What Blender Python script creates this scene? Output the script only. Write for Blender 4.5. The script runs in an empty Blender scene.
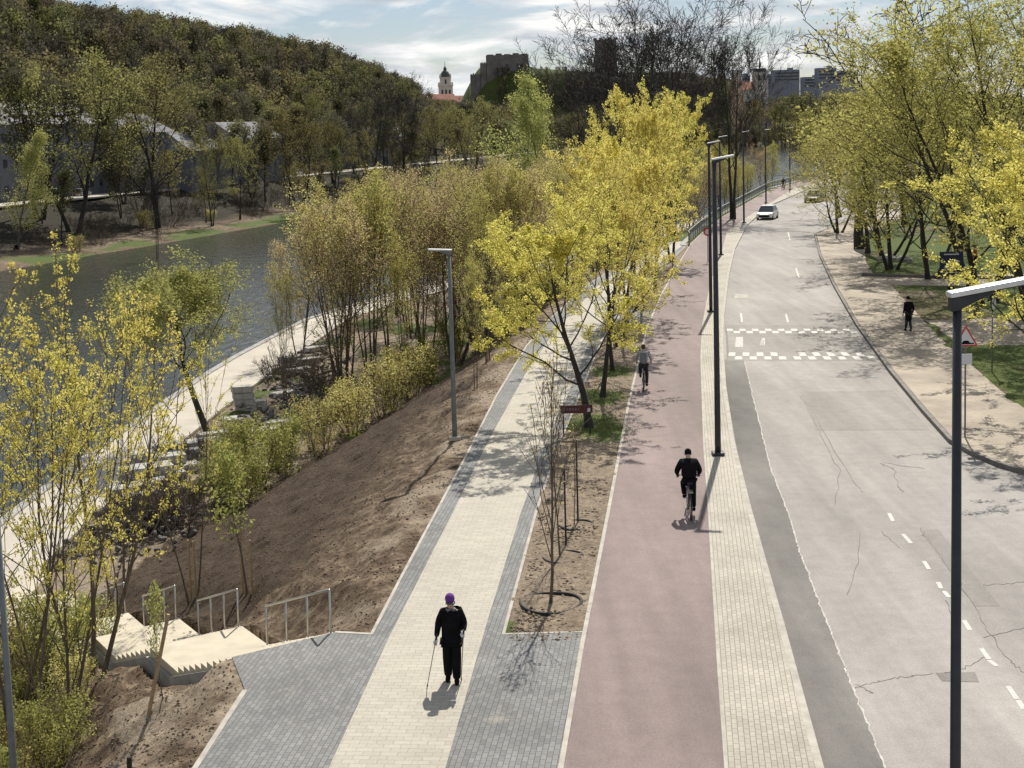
import bpy, bmesh, math, random
import numpy as np
from mathutils import Vector, Matrix
from mathutils.geometry import tessellate_polygon
S = bpy.context.scene
COL = S.collection
# ------------------------------------------------------------------ camera
CAMH = 10.7; F = 1400.0; CY = 266.0; TH = math.atan(0.1); RO = 0.0277
fwd = np.array([0, math.cos(TH), -math.sin(TH)])
r0_ = np.array([1.0, 0, 0]); u0_ = np.array([0, math.sin(TH), math.cos(TH)])
RT = math.cos(RO)*r0_ - math.sin(RO)*u0_
UP = math.sin(RO)*r0_ + math.cos(RO)*u0_
CP = np.array([0, 0, CAMH])
cam = bpy.data.cameras.new('camera'); cam.sensor_width = 36; cam.lens = F*36/1024
cam.shift_y = -(384-CY)/1024; cam.clip_start = 0.5; cam.clip_end = 12000
co = bpy.data.objects.new('camera', cam); COL.objects.link(co); S.camera = co
M = Matrix.Identity(4)
for i in range(3):
    M[i][0] = RT[i]; M[i][1] = UP[i]; M[i][2] = -fwd[i]; M[i][3] = CP[i]
co.matrix_world = M
# ------------------------------------------------------------------ light
SUN_AZ = math.radians(12); SUN_EL = math.radians(48)
S.view_settings.view_transform = 'Standard'; S.view_settings.look = 'None'
S.view_settings.gamma = 1; S.view_settings.use_curve_mapping = False
S.view_settings.exposure = 0.29
sl = bpy.data.lights.new('sun', 'SUN'); sl.energy = 4.9; sl.angle = math.radians(0.5); sl.color = (1, .945, .85)
so = bpy.data.objects.new('sun', sl); COL.objects.link(so)
sd = Vector((math.sin(SUN_AZ)*math.cos(SUN_EL), math.cos(SUN_AZ)*math.cos(SUN_EL), math.sin(SUN_EL)))
so.rotation_euler = sd.to_track_quat('Z', 'Y').to_euler()
W = bpy.data.worlds.new('World'); S.world = W; W.use_nodes = True
def world():
    nt = W.node_tree; N = nt.nodes; Lk = nt.links; N.clear()
    out = N.new('ShaderNodeOutputWorld'); bg = N.new('ShaderNodeBackground')
    sky = N.new('ShaderNodeTexSky'); sky.sky_type = 'NISHITA'; sky.sun_disc = False
    sky.sun_elevation = SUN_EL; sky.sun_rotation = SUN_AZ; sky.air_density = 1; sky.dust_density = .6; sky.ozone_density = 1.5
    tc = N.new('ShaderNodeTexCoord'); mp = N.new('ShaderNodeMapping'); mp.inputs['Scale'].default_value = (1, 1, 2.9)
    Lk.new(tc.outputs['Generated'], mp.inputs['Vector'])
    n1 = N.new('ShaderNodeTexNoise'); n1.inputs['Scale'].default_value = 10; n1.inputs['Detail'].default_value = 7; n1.inputs['Roughness'].default_value = .55; n1.inputs['Distortion'].default_value = .5
    mp.inputs['Location'].default_value = (3.1, .4, .15)
    Lk.new(mp.outputs[0], n1.inputs['Vector'])
    cr = N.new('ShaderNodeValToRGB'); cr.color_ramp.elements[0].position = .43; cr.color_ramp.elements[1].position = .53
    Lk.new(n1.outputs['Fac'], cr.inputs[0])
    n2 = N.new('ShaderNodeTexNoise'); n2.inputs['Scale'].default_value = 13; n2.inputs['Detail'].default_value = 5
    mp2 = N.new('ShaderNodeMapping'); mp2.inputs['Scale'].default_value = (1, 1, 6); mp2.inputs['Location'].default_value = (0, 0, .1)
    Lk.new(tc.outputs['Generated'], mp2.inputs['Vector']); Lk.new(mp2.outputs[0], n2.inputs['Vector'])
    cc = N.new('ShaderNodeValToRGB')
    cc.color_ramp.elements[0].position = .38; cc.color_ramp.elements[0].color = (6.6, 7.2, 7.9, 1)
    cc.color_ramp.elements[1].position = .6; cc.color_ramp.elements[1].color = (12.2, 12.2, 12.0, 1)
    Lk.new(n2.outputs['Fac'], cc.inputs[0])
    sc = N.new('ShaderNodeMixRGB'); sc.blend_type = 'MULTIPLY'; sc.inputs[0].default_value = 1; sc.inputs[2].default_value = (.84, .88, 1.0, 1)
    Lk.new(sky.outputs[0], sc.inputs[1])
    sx = N.new('ShaderNodeSeparateXYZ'); Lk.new(tc.outputs['Generated'], sx.inputs[0]); mr = N.new('ShaderNodeMapRange'); mr.interpolation_type = 'SMOOTHSTEP'
    mr.inputs[1].default_value = .12; mr.inputs[2].default_value = .42; mr.inputs[3].default_value = 1; mr.inputs[4].default_value = .75; Lk.new(sx.outputs[2], mr.inputs[0])  # cloud cover above the view thinned to set the fill light
    ml = N.new('ShaderNodeMath'); ml.operation = 'MULTIPLY'; Lk.new(cr.outputs[0], ml.inputs[0]); Lk.new(mr.outputs[0], ml.inputs[1])
    mx = N.new('ShaderNodeMixRGB'); Lk.new(ml.outputs[0], mx.inputs[0]); Lk.new(sc.outputs[0], mx.inputs[1]); Lk.new(cc.outputs[0], mx.inputs[2])
    bg.inputs[1].default_value = .067
    Lk.new(mx.outputs[0], bg.inputs[0]); Lk.new(bg.outputs[0], out.inputs[0])
world()
# ------------------------------------------------------------------ projection helpers
def ray(px, py):
    return fwd + (px-512)/F*RT + (CY-py)/F*UP
def cast(px, py, z=0.0):
    d = ray(px, py); t = (z-CAMH)/d[2]
    return CP + d*t
def proj(p):
    q = np.asarray(p, float)-CP; w = q@fwd
    return 512+F*(q@RT)/w, CY-F*(q@UP)/w
# ------------------------------------------------------------------ noise
def vnoise(x, y, s=1.0, seed=0):
    x = np.asarray(x, float)/s+1000.3; y = np.asarray(y, float)/s+1000.7
    xi = np.floor(x).astype(np.int64); yi = np.floor(y).astype(np.int64); fx = x-xi; fy = y-yi
    fx = fx*fx*(3-2*fx); fy = fy*fy*(3-2*fy)
    def h(a, b):
        n = (a*374761393 + b*668265263 + seed*982451653) & 0x7fffffff
        n = ((n ^ (n >> 13))*1274126177) & 0x7fffffff
        return ((n ^ (n >> 16)) & 0xffff)/65535.0
    return (h(xi, yi)*(1-fx)+h(xi+1, yi)*fx)*(1-fy)+(h(xi, yi+1)*(1-fx)+h(xi+1, yi+1)*fx)*fy
def fbm(x, y, s, o=4, seed=0):
    v = 0; a = .5; 
    for i in range(o):
        v = v+a*vnoise(x, y, s/2**i, seed+i*17); a *= .5
    return v
def sm(t):
    t = np.clip(t, 0, 1); return t*t*(3-2*t)
# ------------------------------------------------------------------ ground plan (edges read on the ground planes)
ZL = .12
def gl(pts, z=ZL): return [tuple(cast(x, y, z)[:2]) for x, y in pts]
path_l = gl([(373,634),(404,574),(437,512),(467,456),(497,396),(527,346),(550,319)])+[(5.2,93),(9,108),(14.2,124)]
path_il = gl([(325,776),(390,635),(453,512),(487,443),(527,371),(557,328)])+[(5.9,93),(9.6,108),(14.9,124)]
path_ir = gl([(443,776),(487,622),(521,512),(543,450),(570,389),(592,335)])+[(8.2,93),(11.3,106),(15.3,122)]
path_r = gl([(502,634),(535,512),(556,450),(580,392),(601,340)])+[(8.9,93),(12,106),(15.4,121.5)]
cyc_l = gl([(560,780),(583,645),(609,512),(630,399),(648,326),(663,292),(680,262)])+[(15.6,121),(18.3,133),(23.4,154),(39.6,212),(75,300),(130,400),(250,560)]
cyc_r = gl([(727,780),(719,672),(711,545),(709,512),(704,443),(701,356),(703,323),(711,282),(722,252)])+[(20.6,133),(26,153),(42.6,210.5),(78,298),(133,398),(253,557)]
road_l = gl([(825,780),(801,692),(784,629),(767,569),(751,512),(734,443),(726,389),(723,346),(724,319),(729,276),(735,250),(747,226),(768,207)], 0)+[(44.6,209.5),(80.5,297),(136,396),(256,555)]
dark_r = gl([(890,780),(851,682),(827,622),(801,555),(788,512),(771,469),(751,389),(744,359)], 0)
road_r = gl([(1200,505),(1100,490),(1060,484),(1024,474),(1000,467),(974,456),(951,443),(924,413),(891,373),(857,326),(834,286),(820,256),(815,235)], 0)+[(37.5,150),(52,208),(88,294),(143,391),(262,549)]
pave_r = gl([(1300,560),(1150,480),(1100,455),(1024,408),(1000,390),(975,368),(948,345),(925,322),(905,300),(892,286),(875,276),(866,262),(862,235)])+[(43,150),(56,207),(92,293),(147,389),(266,546)]
def fX(line):
    a = np.array(sorted([(p[1], p[0]) for p in line])); return lambda y: np.interp(y, a[:, 0], a[:, 1])
def ext(line, y0=-30):                    # carry a line back behind the camera
    (x0, ya), (x1, yb) = line[0], line[1]; k = (x1-x0)/(yb-ya)
    return [(x0+(y0-ya)*k, y0)]+list(line)
cyc_l, cyc_r, road_l, path_il, path_ir, dark_r = map(ext, (cyc_l, cyc_r, road_l, path_il, path_ir, dark_r))
pl0 = tuple(cast(245, 690, ZL)[:2]); SA = cast(232, 657, ZL); SB = cast(335, 632, ZL)
plaza_w = [(-9.0, -30)]+[tuple(cast(195, 768, ZL)[:2]), pl0]
# bank tables
stY = pl0[1]
bank_top = fX(plaza_w+[tuple(SA[:2]), (SA[0]+.05, SA[1]+.25), (path_l[0][0], SB[1]+.1)]+path_l[1:]+[(22.4,154),(38.4,212),(74,300),(129,400),(249,560)])
foot = fX([(-15,-30),(-14.5,30),(-14.2,44),(-13.2,51.7),(-9.8,63),(-5,83),(1.8,117),(11,140),(16,154),(32,212),(68,300),(121,400),(240,560)])
qin = fX([(-17.3,-30),(-17.4,61),(-16.4,81),(-13.5,116),(0,148),(14,172),(31,213),(66,301),(120,401),(238,561)])
qout = fX([(-21,-30),(-20.8,68),(-19.6,93),(-16.8,116),(-3.5,150),(10.5,174),(27.5,215),(62,303),(117,403),(235,563)])
ZQ = -4.7; ZW = -6.3
OB = np.array([-66., 180.]); EB = np.array([.275, .9615]); NB = np.array([-.9615, .275])
# stairs
se = SB[:2]-SA[:2]; SWID = float(np.linalg.norm(se)); se = se/SWID; sdv = np.array([-se[1], se[0]])
FL = [(3.7, 1.40, 10), (3.0, 1.12, 8), (3.0, 1.12, 8), (3.0, 1.12, 8)]; LAND = 1.55
prof = [(0, ZL)]; u = 0; z = ZL
for L_, D_, n_ in FL:
    u += L_; z -= D_; prof.append((u, z)); u += LAND; prof.append((u, z))
STL = u; prof = np.array(prof)
def stz(u): return np.interp(u, prof[:, 0], prof[:, 1])
# polygons
def band(a, b): return list(a)+list(reversed(b))
P_path = band(path_il, path_ir)
P_gl = [plaza_w[0], plaza_w[1], plaza_w[2], tuple(SA[:2]), tuple(SB[:2])]+path_l+[p for p in reversed(path_il)]
cl_at = fX(cyc_l)
strip_y = path_r[0][1]
P_gr = list(path_ir)+list(reversed(path_r))+[(cl_at(strip_y)-.06, strip_y)]+[(cl_at(yy)-.06, yy) for yy in (24, 20, -30)]
P_cyc = band(cyc_l, cyc_r); P_pav = band(cyc_r, [(x-.12, y) for x, y in road_l])
P_road = [road_l[0]]+road_l[1:]+list(reversed(road_r))+[(120, road_r[0][1]-3), (120, -30)]
P_pr = band([(x+.12, y+.02) for x, y in road_r], pave_r)
def inpoly(px, py, poly):
    poly = np.array(poly); n = len(poly); ins = np.zeros(px.shape, bool); j = n-1
    for i in range(n):
        xi, yi = poly[i]; xj, yj = poly[j]
        if yi != yj:
            c = ((yi > py) != (yj > py)) & (px < (xj-xi)*(py-yi)/(yj-yi)+xi); ins ^= c
        j = i
    return ins
side_a = gl([(1400,352),(1024,345),(960,345),(940,330),(925,320),(1024,318),(1400,314)])
side_b = gl([(1400,288),(1024,287),(888,285),(872,275),(1024,274),(1400,273)])
COVER = [P_path, P_gl, P_gr, P_cyc, P_pav, P_road, P_pr, side_a, side_b]
spur = gl([(612,322),(648,325),(655,311),(622,309)])
COVER.append(spur)
HA = np.array([(-400,40),(0,58),(300,55),(480,50),(640,37),(760,14),(850,4),(1000,2),(1300,8),(2500,30)])
def castle_r(x, y):
    a = 70-x; ex = np.where(a > 84, 50+(a-84)*1.3, a*50/84); ex = np.where(a < 0, -a/2.0, ex); return np.hypot(ex, (y-972)*1.1)
def Tz(x, y, bumps=True):
    x = np.asarray(x, float); y = np.asarray(y, float)
    bt = bank_top(y); ft = foot(y); qi = qin(y); qo = qout(y)
    sh = bt-np.where(y < 29, .2, .7)
    t = np.clip((sh-x)/np.maximum(sh-ft, .3), 0, 1)
    z = np.where(x > sh, .10, .10+(ZQ-.10)*(t*.75+.25*sm(t)))
    z = np.where(x < ft, ZQ+.1*sm((ft-x)/2)*(x > qi+.8), z)
    z = np.where(x < qi+.4, ZQ-.18, z)
    z = np.where(x < qo+.3, -8.2, z)
    # stairs corridor
    rx = x-SA[0]; ry = y-SA[1]; uu = rx*sdv[0]+ry*sdv[1]; ww = rx*se[0]+ry*se[1]
    on = (uu > .02) & (uu < STL+1)
    dist = np.where(ww < 0, -ww, np.where(ww > SWID, ww-SWID, 0))
    k = (1-sm((dist-.5)/np.where(ww < 0, 2.6, 1.5)))*on*(x < bt-.1)
    z = z*(1-k)+(stz(uu)-np.where(ww < SWID/2, np.where(uu < 5, .42, .38), .02))*k
    z = np.where(on & (dist < .18), np.minimum(z, stz(uu)-.7), z)
    # far side of the river
    d = (x-OB[0])*NB[0]+(y-OB[1])*NB[1]; s = (x-OB[0])*EB[0]+(y-OB[1])*EB[1]
    zf = np.interp(d, [-1, 0, 6, 14, 33, 60], [-8.2, -6.4, -5.8, -5.0, -.6, -.5])
    zf = zf+np.interp(s, HA[:, 0], HA[:, 1])*sm((d-62)/165)
    rc = castle_r(x, y)
    zf = zf+np.where((d > 20) | (rc < 130), 44*(1-sm((rc-50)/42)), 0)
    z = np.where(d > -1, zf, z)
    if bumps:
        soil = (x < bt-.02) & (x > qi+.8) & (y < 135)
        b = (fbm(x, y, .8, 4, 3)-.47)*.36+(fbm(x*1.4+y*.5, y-x*.2, 3, 3, 9)-.45)*.3+(vnoise(x, y, .33, 5)-.5)*.13
        terr = (vnoise(x*1.1+y*.16, y*.06, .42, 31)-.5)*.10
        z = z+np.where(soil, (b+terr)*np.clip((bt-x)/1.5, .12, 1)*np.where(dist*on+9*(~on) < .4, .15, 1), 0)
        z = np.where((d > 1), z+(fbm(x, y, 9, 3, 8)-.45)*np.clip(d/12, 0, 1)*2.0*((d < 33) | (d > 60)), z)
    return z
def hz(x, y): return float(Tz(np.array([x]), np.array([y]), False)[0])
def place(px, Y):                          # ground point under picture column px at distance Y
    x = (px-512)/F*Y
    for _ in range(6):
        zz = hz(x, Y); u_, _v = proj((x, Y, zz)); x += (px-u_)*Y/F
    return x, Y, hz(x, Y)
def ground(px, py):                         # first ground point along a view ray
    d = ray(px, py); t = 15*1.003**np.arange(1500); Q = CP+d*t[:, None]
    p = Q[np.argmax(Q[:, 2] < Tz(Q[:, 0], Q[:, 1], False))]
    return p[0], p[1], hz(p[0], p[1])
def height_to(x, y, z, ytop):
    lo, hi = .1, 90
    for _ in range(30):
        m = (lo+hi)/2
        if proj((x, y, z+m))[1] > ytop: lo = m
        else: hi = m
    return lo
# ------------------------------------------------------------------ tagging & mesh helpers
def tag(o, label=None, cat=None, group=None, kind=None):
    if label: o['label'] = label
    if cat: o['category'] = cat
    if group: o['group'] = group
    if kind: o['kind'] = kind
    return o
def empty(name, loc=(0, 0, 0), rz=0, label=None, cat=None, group=None):
    o = bpy.data.objects.new(name, None); COL.objects.link(o); o.location = loc; o.rotation_euler = (0, 0, rz); o.empty_display_size = .2
    return tag(o, label, cat, group)
def nmesh(name, V, Fc, smooth=False):
    V = np.asarray(V, np.float32); Fc = np.asarray(Fc, np.int32); k = Fc.shape[1]
    me = bpy.data.meshes.new(name); me.vertices.add(len(V)); me.vertices.foreach_set('co', V.ravel())
    me.loops.add(Fc.size); me.loops.foreach_set('vertex_index', Fc.ravel())
    me.polygons.add(len(Fc)); me.polygons.foreach_set('loop_start', np.arange(0, Fc.size, k, dtype=np.int32))
    me.update(calc_edges=True)
    if smooth: me.polygons.foreach_set('use_smooth', np.ones(len(Fc), bool))
    return me
def link(name, me, mat=None, parent=None, loc=None):
    o = bpy.data.objects.new(name, me); COL.objects.link(o)
    if mat and not me.materials: me.materials.append(mat)
    if parent: o.parent = parent
    if loc is not None: o.location = loc
    return o
class MB:
    def __init__(s): s.v = []; s.f = []
    def add(s, vs, fs):
        b = len(s.v); s.v += [tuple(map(float, v)) for v in vs]; s.f += [tuple(b+i for i in f) for f in fs]; return s
    def box(s, c, h, rz=0, tap=1.0, rot=None):
        cx, cy, cz = c; hx, hy, hz_ = h; R = Matrix.Rotation(rz, 3, 'Z') if rot is None else rot; vs = []
        for k in (-1, 1):
            tt = tap if k > 0 else 1
            for i, j in ((-1, -1), (1, -1), (1, 1), (-1, 1)):
                v = R @ Vector((i*hx*tt, j*hy*tt, k*hz_)); vs.append((cx+v.x, cy+v.y, cz+v.z))
        return s.add(vs, [(0, 3, 2, 1), (4, 5, 6, 7), (0, 1, 5, 4), (1, 2, 6, 5), (2, 3, 7, 6), (3, 0, 4, 7)])
    def tube(s, pts, r, n=8, cap=True):
        pts = [Vector(p) for p in pts]; rs = r if hasattr(r, '__len__') else [r]*len(pts); vs = []; fs = []
        ref = None
        for i, p in enumerate(pts):
            t = (pts[min(i+1, len(pts)-1)]-pts[max(i-1, 0)]).normalized()
            if ref is None: ref = Vector((0, 0, 1)) if abs(t.z) < .9 else Vector((1, 0, 0))
            a = ref.cross(t)
            if a.length < .05: a = Vector((0, 1, 0)).cross(t)
            a.normalize(); b = t.cross(a); 
            for k in range(n):
                an = 2*math.pi*k/n; v = p+(a*math.cos(an)+b*math.sin(an))*rs[i]; vs.append(v)
        for i in range(len(pts)-1):
            for k in range(n): fs.append((i*n+k, i*n+(k+1) % n, (i+1)*n+(k+1) % n, (i+1)*n+k))
        if cap: fs.append(tuple(reversed(range(n)))); fs.append(tuple((len(pts)-1)*n+k for k in range(n)))
        return s.add(vs, fs)
    def lathe(s, prof, c=(0, 0, 0), n=16, axis='Z', sx=1, sy=1):
        vs = []; fs = []
        for r, h in prof:
            for k in range(n):
                a = 2*math.pi*k/n; p = (r*math.cos(a)*sx, r*math.sin(a)*sy, h)
                if axis == 'X': p = (p[2], p[0], p[1])
                if axis == 'Y': p = (p[0], p[2], p[1])
                vs.append((c[0]+p[0], c[1]+p[1], c[2]+p[2]))
        for i in range(len(prof)-1):
            for k in range(n): fs.append((i*n+k, i*n+(k+1) % n, (i+1)*n+(k+1) % n, (i+1)*n+k))
        fs.append(tuple(reversed(range(n)))); fs.append(tuple((len(prof)-1)*n+k for k in range(n)))
        return s.add(vs, fs)
    def torus(s, c, R, r, axis='Z', n=32, m=8, jit=0):
        vs = []; fs = []
        for i in range(n):
            a = 2*math.pi*i/n
            for j in range(m):
                b = 2*math.pi*j/m; rr = R+r*math.cos(b)+jit*math.sin(3*a+1); p = (rr*math.cos(a), rr*math.sin(a), r*math.sin(b)+jit*.6*math.sin(2*a))
                if axis == 'X': p = (p[2], p[0], p[1])
                if axis == 'Y': p = (p[0], p[2], p[1])
                vs.append((c[0]+p[0], c[1]+p[1], c[2]+p[2]))
        for i in range(n):
            for j in range(m): fs.append((i*m+j, ((i+1) % n)*m+j, ((i+1) % n)*m+(j+1) % m, i*m+(j+1) % m))
        return s.add(vs, fs)
    def prism(s, poly, z0, z1):             # flat outline extruded upwards
        n = len(poly); area = sum(poly[i][0]*poly[(i+1) % n][1]-poly[(i+1) % n][0]*poly[i][1] for i in range(n))
        if area < 0: poly = list(reversed(poly))
        vs = [(x, y, z0) for x, y in poly]+[(x, y, z1) for x, y in poly]
        tr = tessellate_polygon([[Vector((x, y, 0)) for x, y in poly]])
        fs = [(i, (i+1) % n, n+(i+1) % n, n+i) for i in range(n)]
        for t in tr:
            a, b, c = t
            A = (poly[b][0]-poly[a][0])*(poly[c][1]-poly[a][1])-(poly[c][0]-poly[a][0])*(poly[b][1]-poly[a][1])
            if A < 0: a, c = c, a
            fs.append((n+a, n+b, n+c)); fs.append((c, b, a))
        return s.add(vs, fs)
    def build(s, name, mat, parent=None, smooth=False, bevel=0, loc=None):
        me = bpy.data.meshes.new(name); me.from_pydata(s.v, [], s.f); me.update()
        if bevel or True:
            bm = bmesh.new(); bm.from_mesh(me); bmesh.ops.recalc_face_normals(bm, faces=bm.faces)
            if bevel: bmesh.ops.bevel(bm, geom=list(bm.edges), offset=bevel, segments=2, affect='EDGES', profile=.6)
            bm.to_mesh(me); bm.free()
        if smooth: me.polygons.foreach_set('use_smooth', [True]*len(me.polygons))
        return link(name, me, mat, parent, loc)
def copy_tree(o, loc=None, rz=None, scale=None, label=None, parent=None):
    c = o.copy(); COL.objects.link(c)
    if parent: c.parent = parent
    for ch in list(KIDS.get(o.name, o.children)): copy_tree(ch, parent=c)
    if loc is not None: c.location = loc
    if rz is not None: c.rotation_euler[2] = rz
    if scale is not None: c.scale = scale
    if label: c['label'] = label
    return c
KIDS = {}
# ------------------------------------------------------------------ materials
MATS = {}
class NT:
    def __init__(s, name):
        s.m = bpy.data.materials.new(name); s.m.use_nodes = True; s.nt = s.m.node_tree; s.N = s.nt.nodes; s.L = s.nt.links
        s.b = s.N['Principled BSDF']
    def n(s, t, **k):
        o = s.N.new('ShaderNode'+t)
        for a, b in k.items(): setattr(o, a, b)
        return o
    def pos(s): 
        if not hasattr(s, '_p'): s._p = s.n('NewGeometry').outputs['Position']
        return s._p
    def map(s, vec=None, scale=(1, 1, 1), rot=(0, 0, 0), loc=(0, 0, 0)):
        o = s.n('Mapping'); o.inputs['Scale'].default_value = scale; o.inputs['Rotation'].default_value = rot; o.inputs['Location'].default_value = loc
        s.L.new(vec or s.pos(), o.inputs[0]); return o.outputs[0]
    def noise(s, scale, detail=4, rough=.55, vec=None, dist=0):
        o = s.n('TexNoise'); o.inputs['Scale'].default_value = scale; o.inputs['Detail'].default_value = detail; o.inputs['Roughness'].default_value = rough; o.inputs['Distortion'].default_value = dist
        s.L.new(vec or s.pos(), o.inputs['Vector']); return o.outputs['Fac']
    def ramp(s, fac, stops):
        o = s.n('ValToRGB'); e = o.color_ramp.elements
        while len(e) < len(stops): e.new(.5)
        for i, (p, c) in enumerate(stops):
            e[i].position = p; e[i].color = (c, c, c, 1) if not hasattr(c, '__len__') else (*c, 1)
        s.L.new(fac, o.inputs[0]); return o.outputs[0]
    def mix(s, fac, a, b, mode='MIX'):
        o = s.n('MixRGB', blend_type=mode)
        for i, v in ((0, fac), (1, a), (2, b)):
            if hasattr(v, 'is_linked') or hasattr(v, 'links'): s.L.new(v, o.inputs[i])
            elif hasattr(v, '__len__'): o.inputs[i].default_value = (*v, 1)
            else: o.inputs[i].default_value = v if i == 0 else (v, v, v, 1)
        return o.outputs[0]
    def bump(s, h, strength=.3, dist=.02):
        o = s.n('Bump'); o.inputs['Strength'].default_value = strength; o.inputs['Distance'].default_value = dist
        s.L.new(h, o.inputs['Height']); s.L.new(o.outputs[0], s.b.inputs['Normal'])
    def col(s, c): s.L.new(c, s.b.inputs['Base Color'])
def plain(name, col, rough=.6, metal=0, var=.12, vs=6, spec=.5, bump=0):
    if name in MATS: return MATS[name]
    t = NT(name); c = t.noise(vs, 4); tc = t.n('TexCoord'); c = t.noise(vs, 4, vec=tc.outputs['Object'])
    a = [v*(1-var) for v in col]; b = [min(1, v*(1+var)) for v in col]
    t.col(t.ramp(c, [(.3, a), (.7, b)])); t.b.inputs['Roughness'].default_value = rough; t.b.inputs['Metallic'].default_value = metal
    t.b.inputs['Specular IOR Level'].default_value = spec
    if bump: t.bump(c, bump)
    MATS[name] = t.m; return t.m
def paver_mat(name, c1, c2, mortar, rot, bw=.2, bh=.1, msize=.006, stain=.25, off=.5):
    t = NT(name); v = t.map(rot=(0, 0, rot))
    br = t.n('TexBrick'); br.offset = off; br.inputs['Scale'].default_value = 1; br.inputs['Brick Width'].default_value = bw; br.inputs['Row Height'].default_value = bh
    br.inputs['Mortar Size'].default_value = msize; br.inputs['Mortar Smooth'].default_value = .3; br.inputs['Bias'].default_value = 0
    br.inputs['Color1'].default_value = (*c1, 1); br.inputs['Color2'].default_value = (*c2, 1); br.inputs['Mortar'].default_value = (*mortar, 1)
    t.L.new(v, br.inputs['Vector'])
    big = t.ramp(t.noise(.35, 5, .6), [(.35, 1-stain), (.62, 1.0)])
    fine = t.ramp(t.noise(18, 3, .7), [(.3, .88), (.7, 1.06)])
    dust = t.ramp(t.noise(1.3, 5, .65), [(.62, 0.), (.8, .35)])
    c = t.mix(1, br.outputs[0], big, 'MULTIPLY'); c = t.mix(1, c, fine, 'MULTIPLY')
    c = t.mix(dust, c, (.5, .45, .36))
    t.col(c); t.b.inputs['Roughness'].default_value = .85; t.bump(t.mix(1, br.outputs['Fac'], 1, 'DIFFERENCE'), .25, .008)
    return t.m
def asphalt(name, base, var=.12, tint=None, warm=(1, 1, 1)):
    t = NT(name); big = t.noise(.22, 5, .62, vec=t.map(scale=(1, .35, 1), rot=(0, 0, -.2))); med = t.noise(2.2, 6, .7); fine = t.noise(24, 5, .85); streak = t.noise(1.1, 4, .6, vec=t.map(scale=(1.2, .06, 1), rot=(0, 0, -.12)))
    a = [v*(1-var*1.5) for v in base]; b = [v*(1+var) for v in base]
    c = t.ramp(big, [(.33, a), (.66, b)])
    c = t.mix(1, c, t.ramp(med, [(.3, .87), (.7, 1.08)]), 'MULTIPLY'); c = t.mix(1, c, t.ramp(streak, [(.35, .88), (.6, 1.05)]), 'MULTIPLY')
    c = t.mix(1, c, t.ramp(fine, [(.32, .72), (.68, 1.22)]), 'MULTIPLY')
    t.col(c); t.b.inputs['Roughness'].default_value = .88; t.bump(fine, .25, .01); return t.m
def leaf_mat(name, c1, c2, c3=None, trans=.5, var=.1):
    t = NT(name); tc = t.n('TexCoord'); oi = t.n('ObjectInfo')
    nz = t.noise(1.6, 3, .7, vec=tc.outputs['Object']); nf = t.noise(23, 1, .5, vec=tc.outputs['Object'])
    c = t.ramp(nz, [(.35, c1), (.65, c2)])
    if c3: c = t.mix(t.ramp(nf, [(.55, 0.), (.62, 1.)]), c, c3)
    c = t.mix(1, c, t.ramp(nf, [(.25, .7), (.7, 1.2)]), 'MULTIPLY')
    hs = t.n('HueSaturation'); mr = t.n('MapRange'); mr.inputs[3].default_value = .5-var*.07; mr.inputs[4].default_value = .5+var*.1
    t.L.new(oi.outputs['Random'], mr.inputs[0]); t.L.new(mr.outputs[0], hs.inputs['Hue'])
    m2 = t.n('MapRange'); m2.inputs[3].default_value = 1-var*1.6; m2.inputs[4].default_value = 1+var*1.6
    mm = t.n('Math', operation='FRACT'); m3 = t.n('Math', operation='MULTIPLY'); m3.inputs[1].default_value = 7.31
    t.L.new(oi.outputs['Random'], m3.inputs[0]); t.L.new(m3.outputs[0], mm.inputs[0]); t.L.new(mm.outputs[0], m2.inputs[0]); t.L.new(m2.outputs[0], hs.inputs['Value'])
    t.L.new(c, hs.inputs['Color']); c = hs.outputs[0]
    df = t.n('BsdfDiffuse'); tr = t.n('BsdfTranslucent'); ms = t.n('MixShader'); ms.inputs[0].default_value = trans
    t.L.new(c, df.inputs[0]); t.L.new(c, tr.inputs[0]); t.L.new(df.outputs[0], ms.inputs[1]); t.L.new(tr.outputs[0], ms.inputs[2])
    t.L.new(ms.outputs[0], t.N['Material Output'].inputs[0]); t.N.remove(t.b); return t.m
def bark_mat(name, c1, c2, sc=5):
    t = NT(name); tc = t.n('TexCoord'); n = t.noise(sc, 5, .65, vec=t.map(tc.outputs['Object'], scale=(3, 3, .7)))
    t.col(t.ramp(n, [(.32, c1), (.68, c2)])); t.b.inputs['Roughness'].default_value = .9; t.bump(n, .6, .03); return t.m
ang = -math.atan2(path_l[3][0]-path_l[0][0], path_l[3][1]-path_l[0][1])
def rotfor(line, i, j): return math.atan2(line[j][0]-line[i][0], line[j][1]-line[i][1])
M_beige = paver_mat('beige_pavers', (.40, .368, .30), (.46, .425, .35), (.27, .245, .20), rotfor(path_il, 1, 4), .3, .15, .006, .12)
M_grey = paver_mat('grey_pavers', (.165, .165, .16), (.235, .235, .225), (.075, .075, .075), math.pi/2+rotfor(cyc_l, 1, 3), .2, .1, .007, .25)
M_strip = paver_mat('pale_pavers', (.40, .365, .30), (.475, .435, .36), (.19, .168, .135), math.pi/2+rotfor(cyc_r, 1, 3), .2, .1, .007, .22)
M_sand = paver_mat('sandy_pavers', (.365, .305, .23), (.435, .37, .285), (.24, .2, .155), .5, .2, .1, .007, .35)
M_road = asphalt('worn_asphalt', (.31, .287, .262), .15)
M_dark = asphalt('new_asphalt', (.175, .163, .147), .3)
M_patch = asphalt('patch_asphalt', (.265, .245, .22), .14)
M_red = asphalt('red_asphalt', (.23, .176, .162), .14)
M_kerb = plain('kerb_stone', (.38, .35, .30), .85, var=.2, vs=3)
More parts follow.
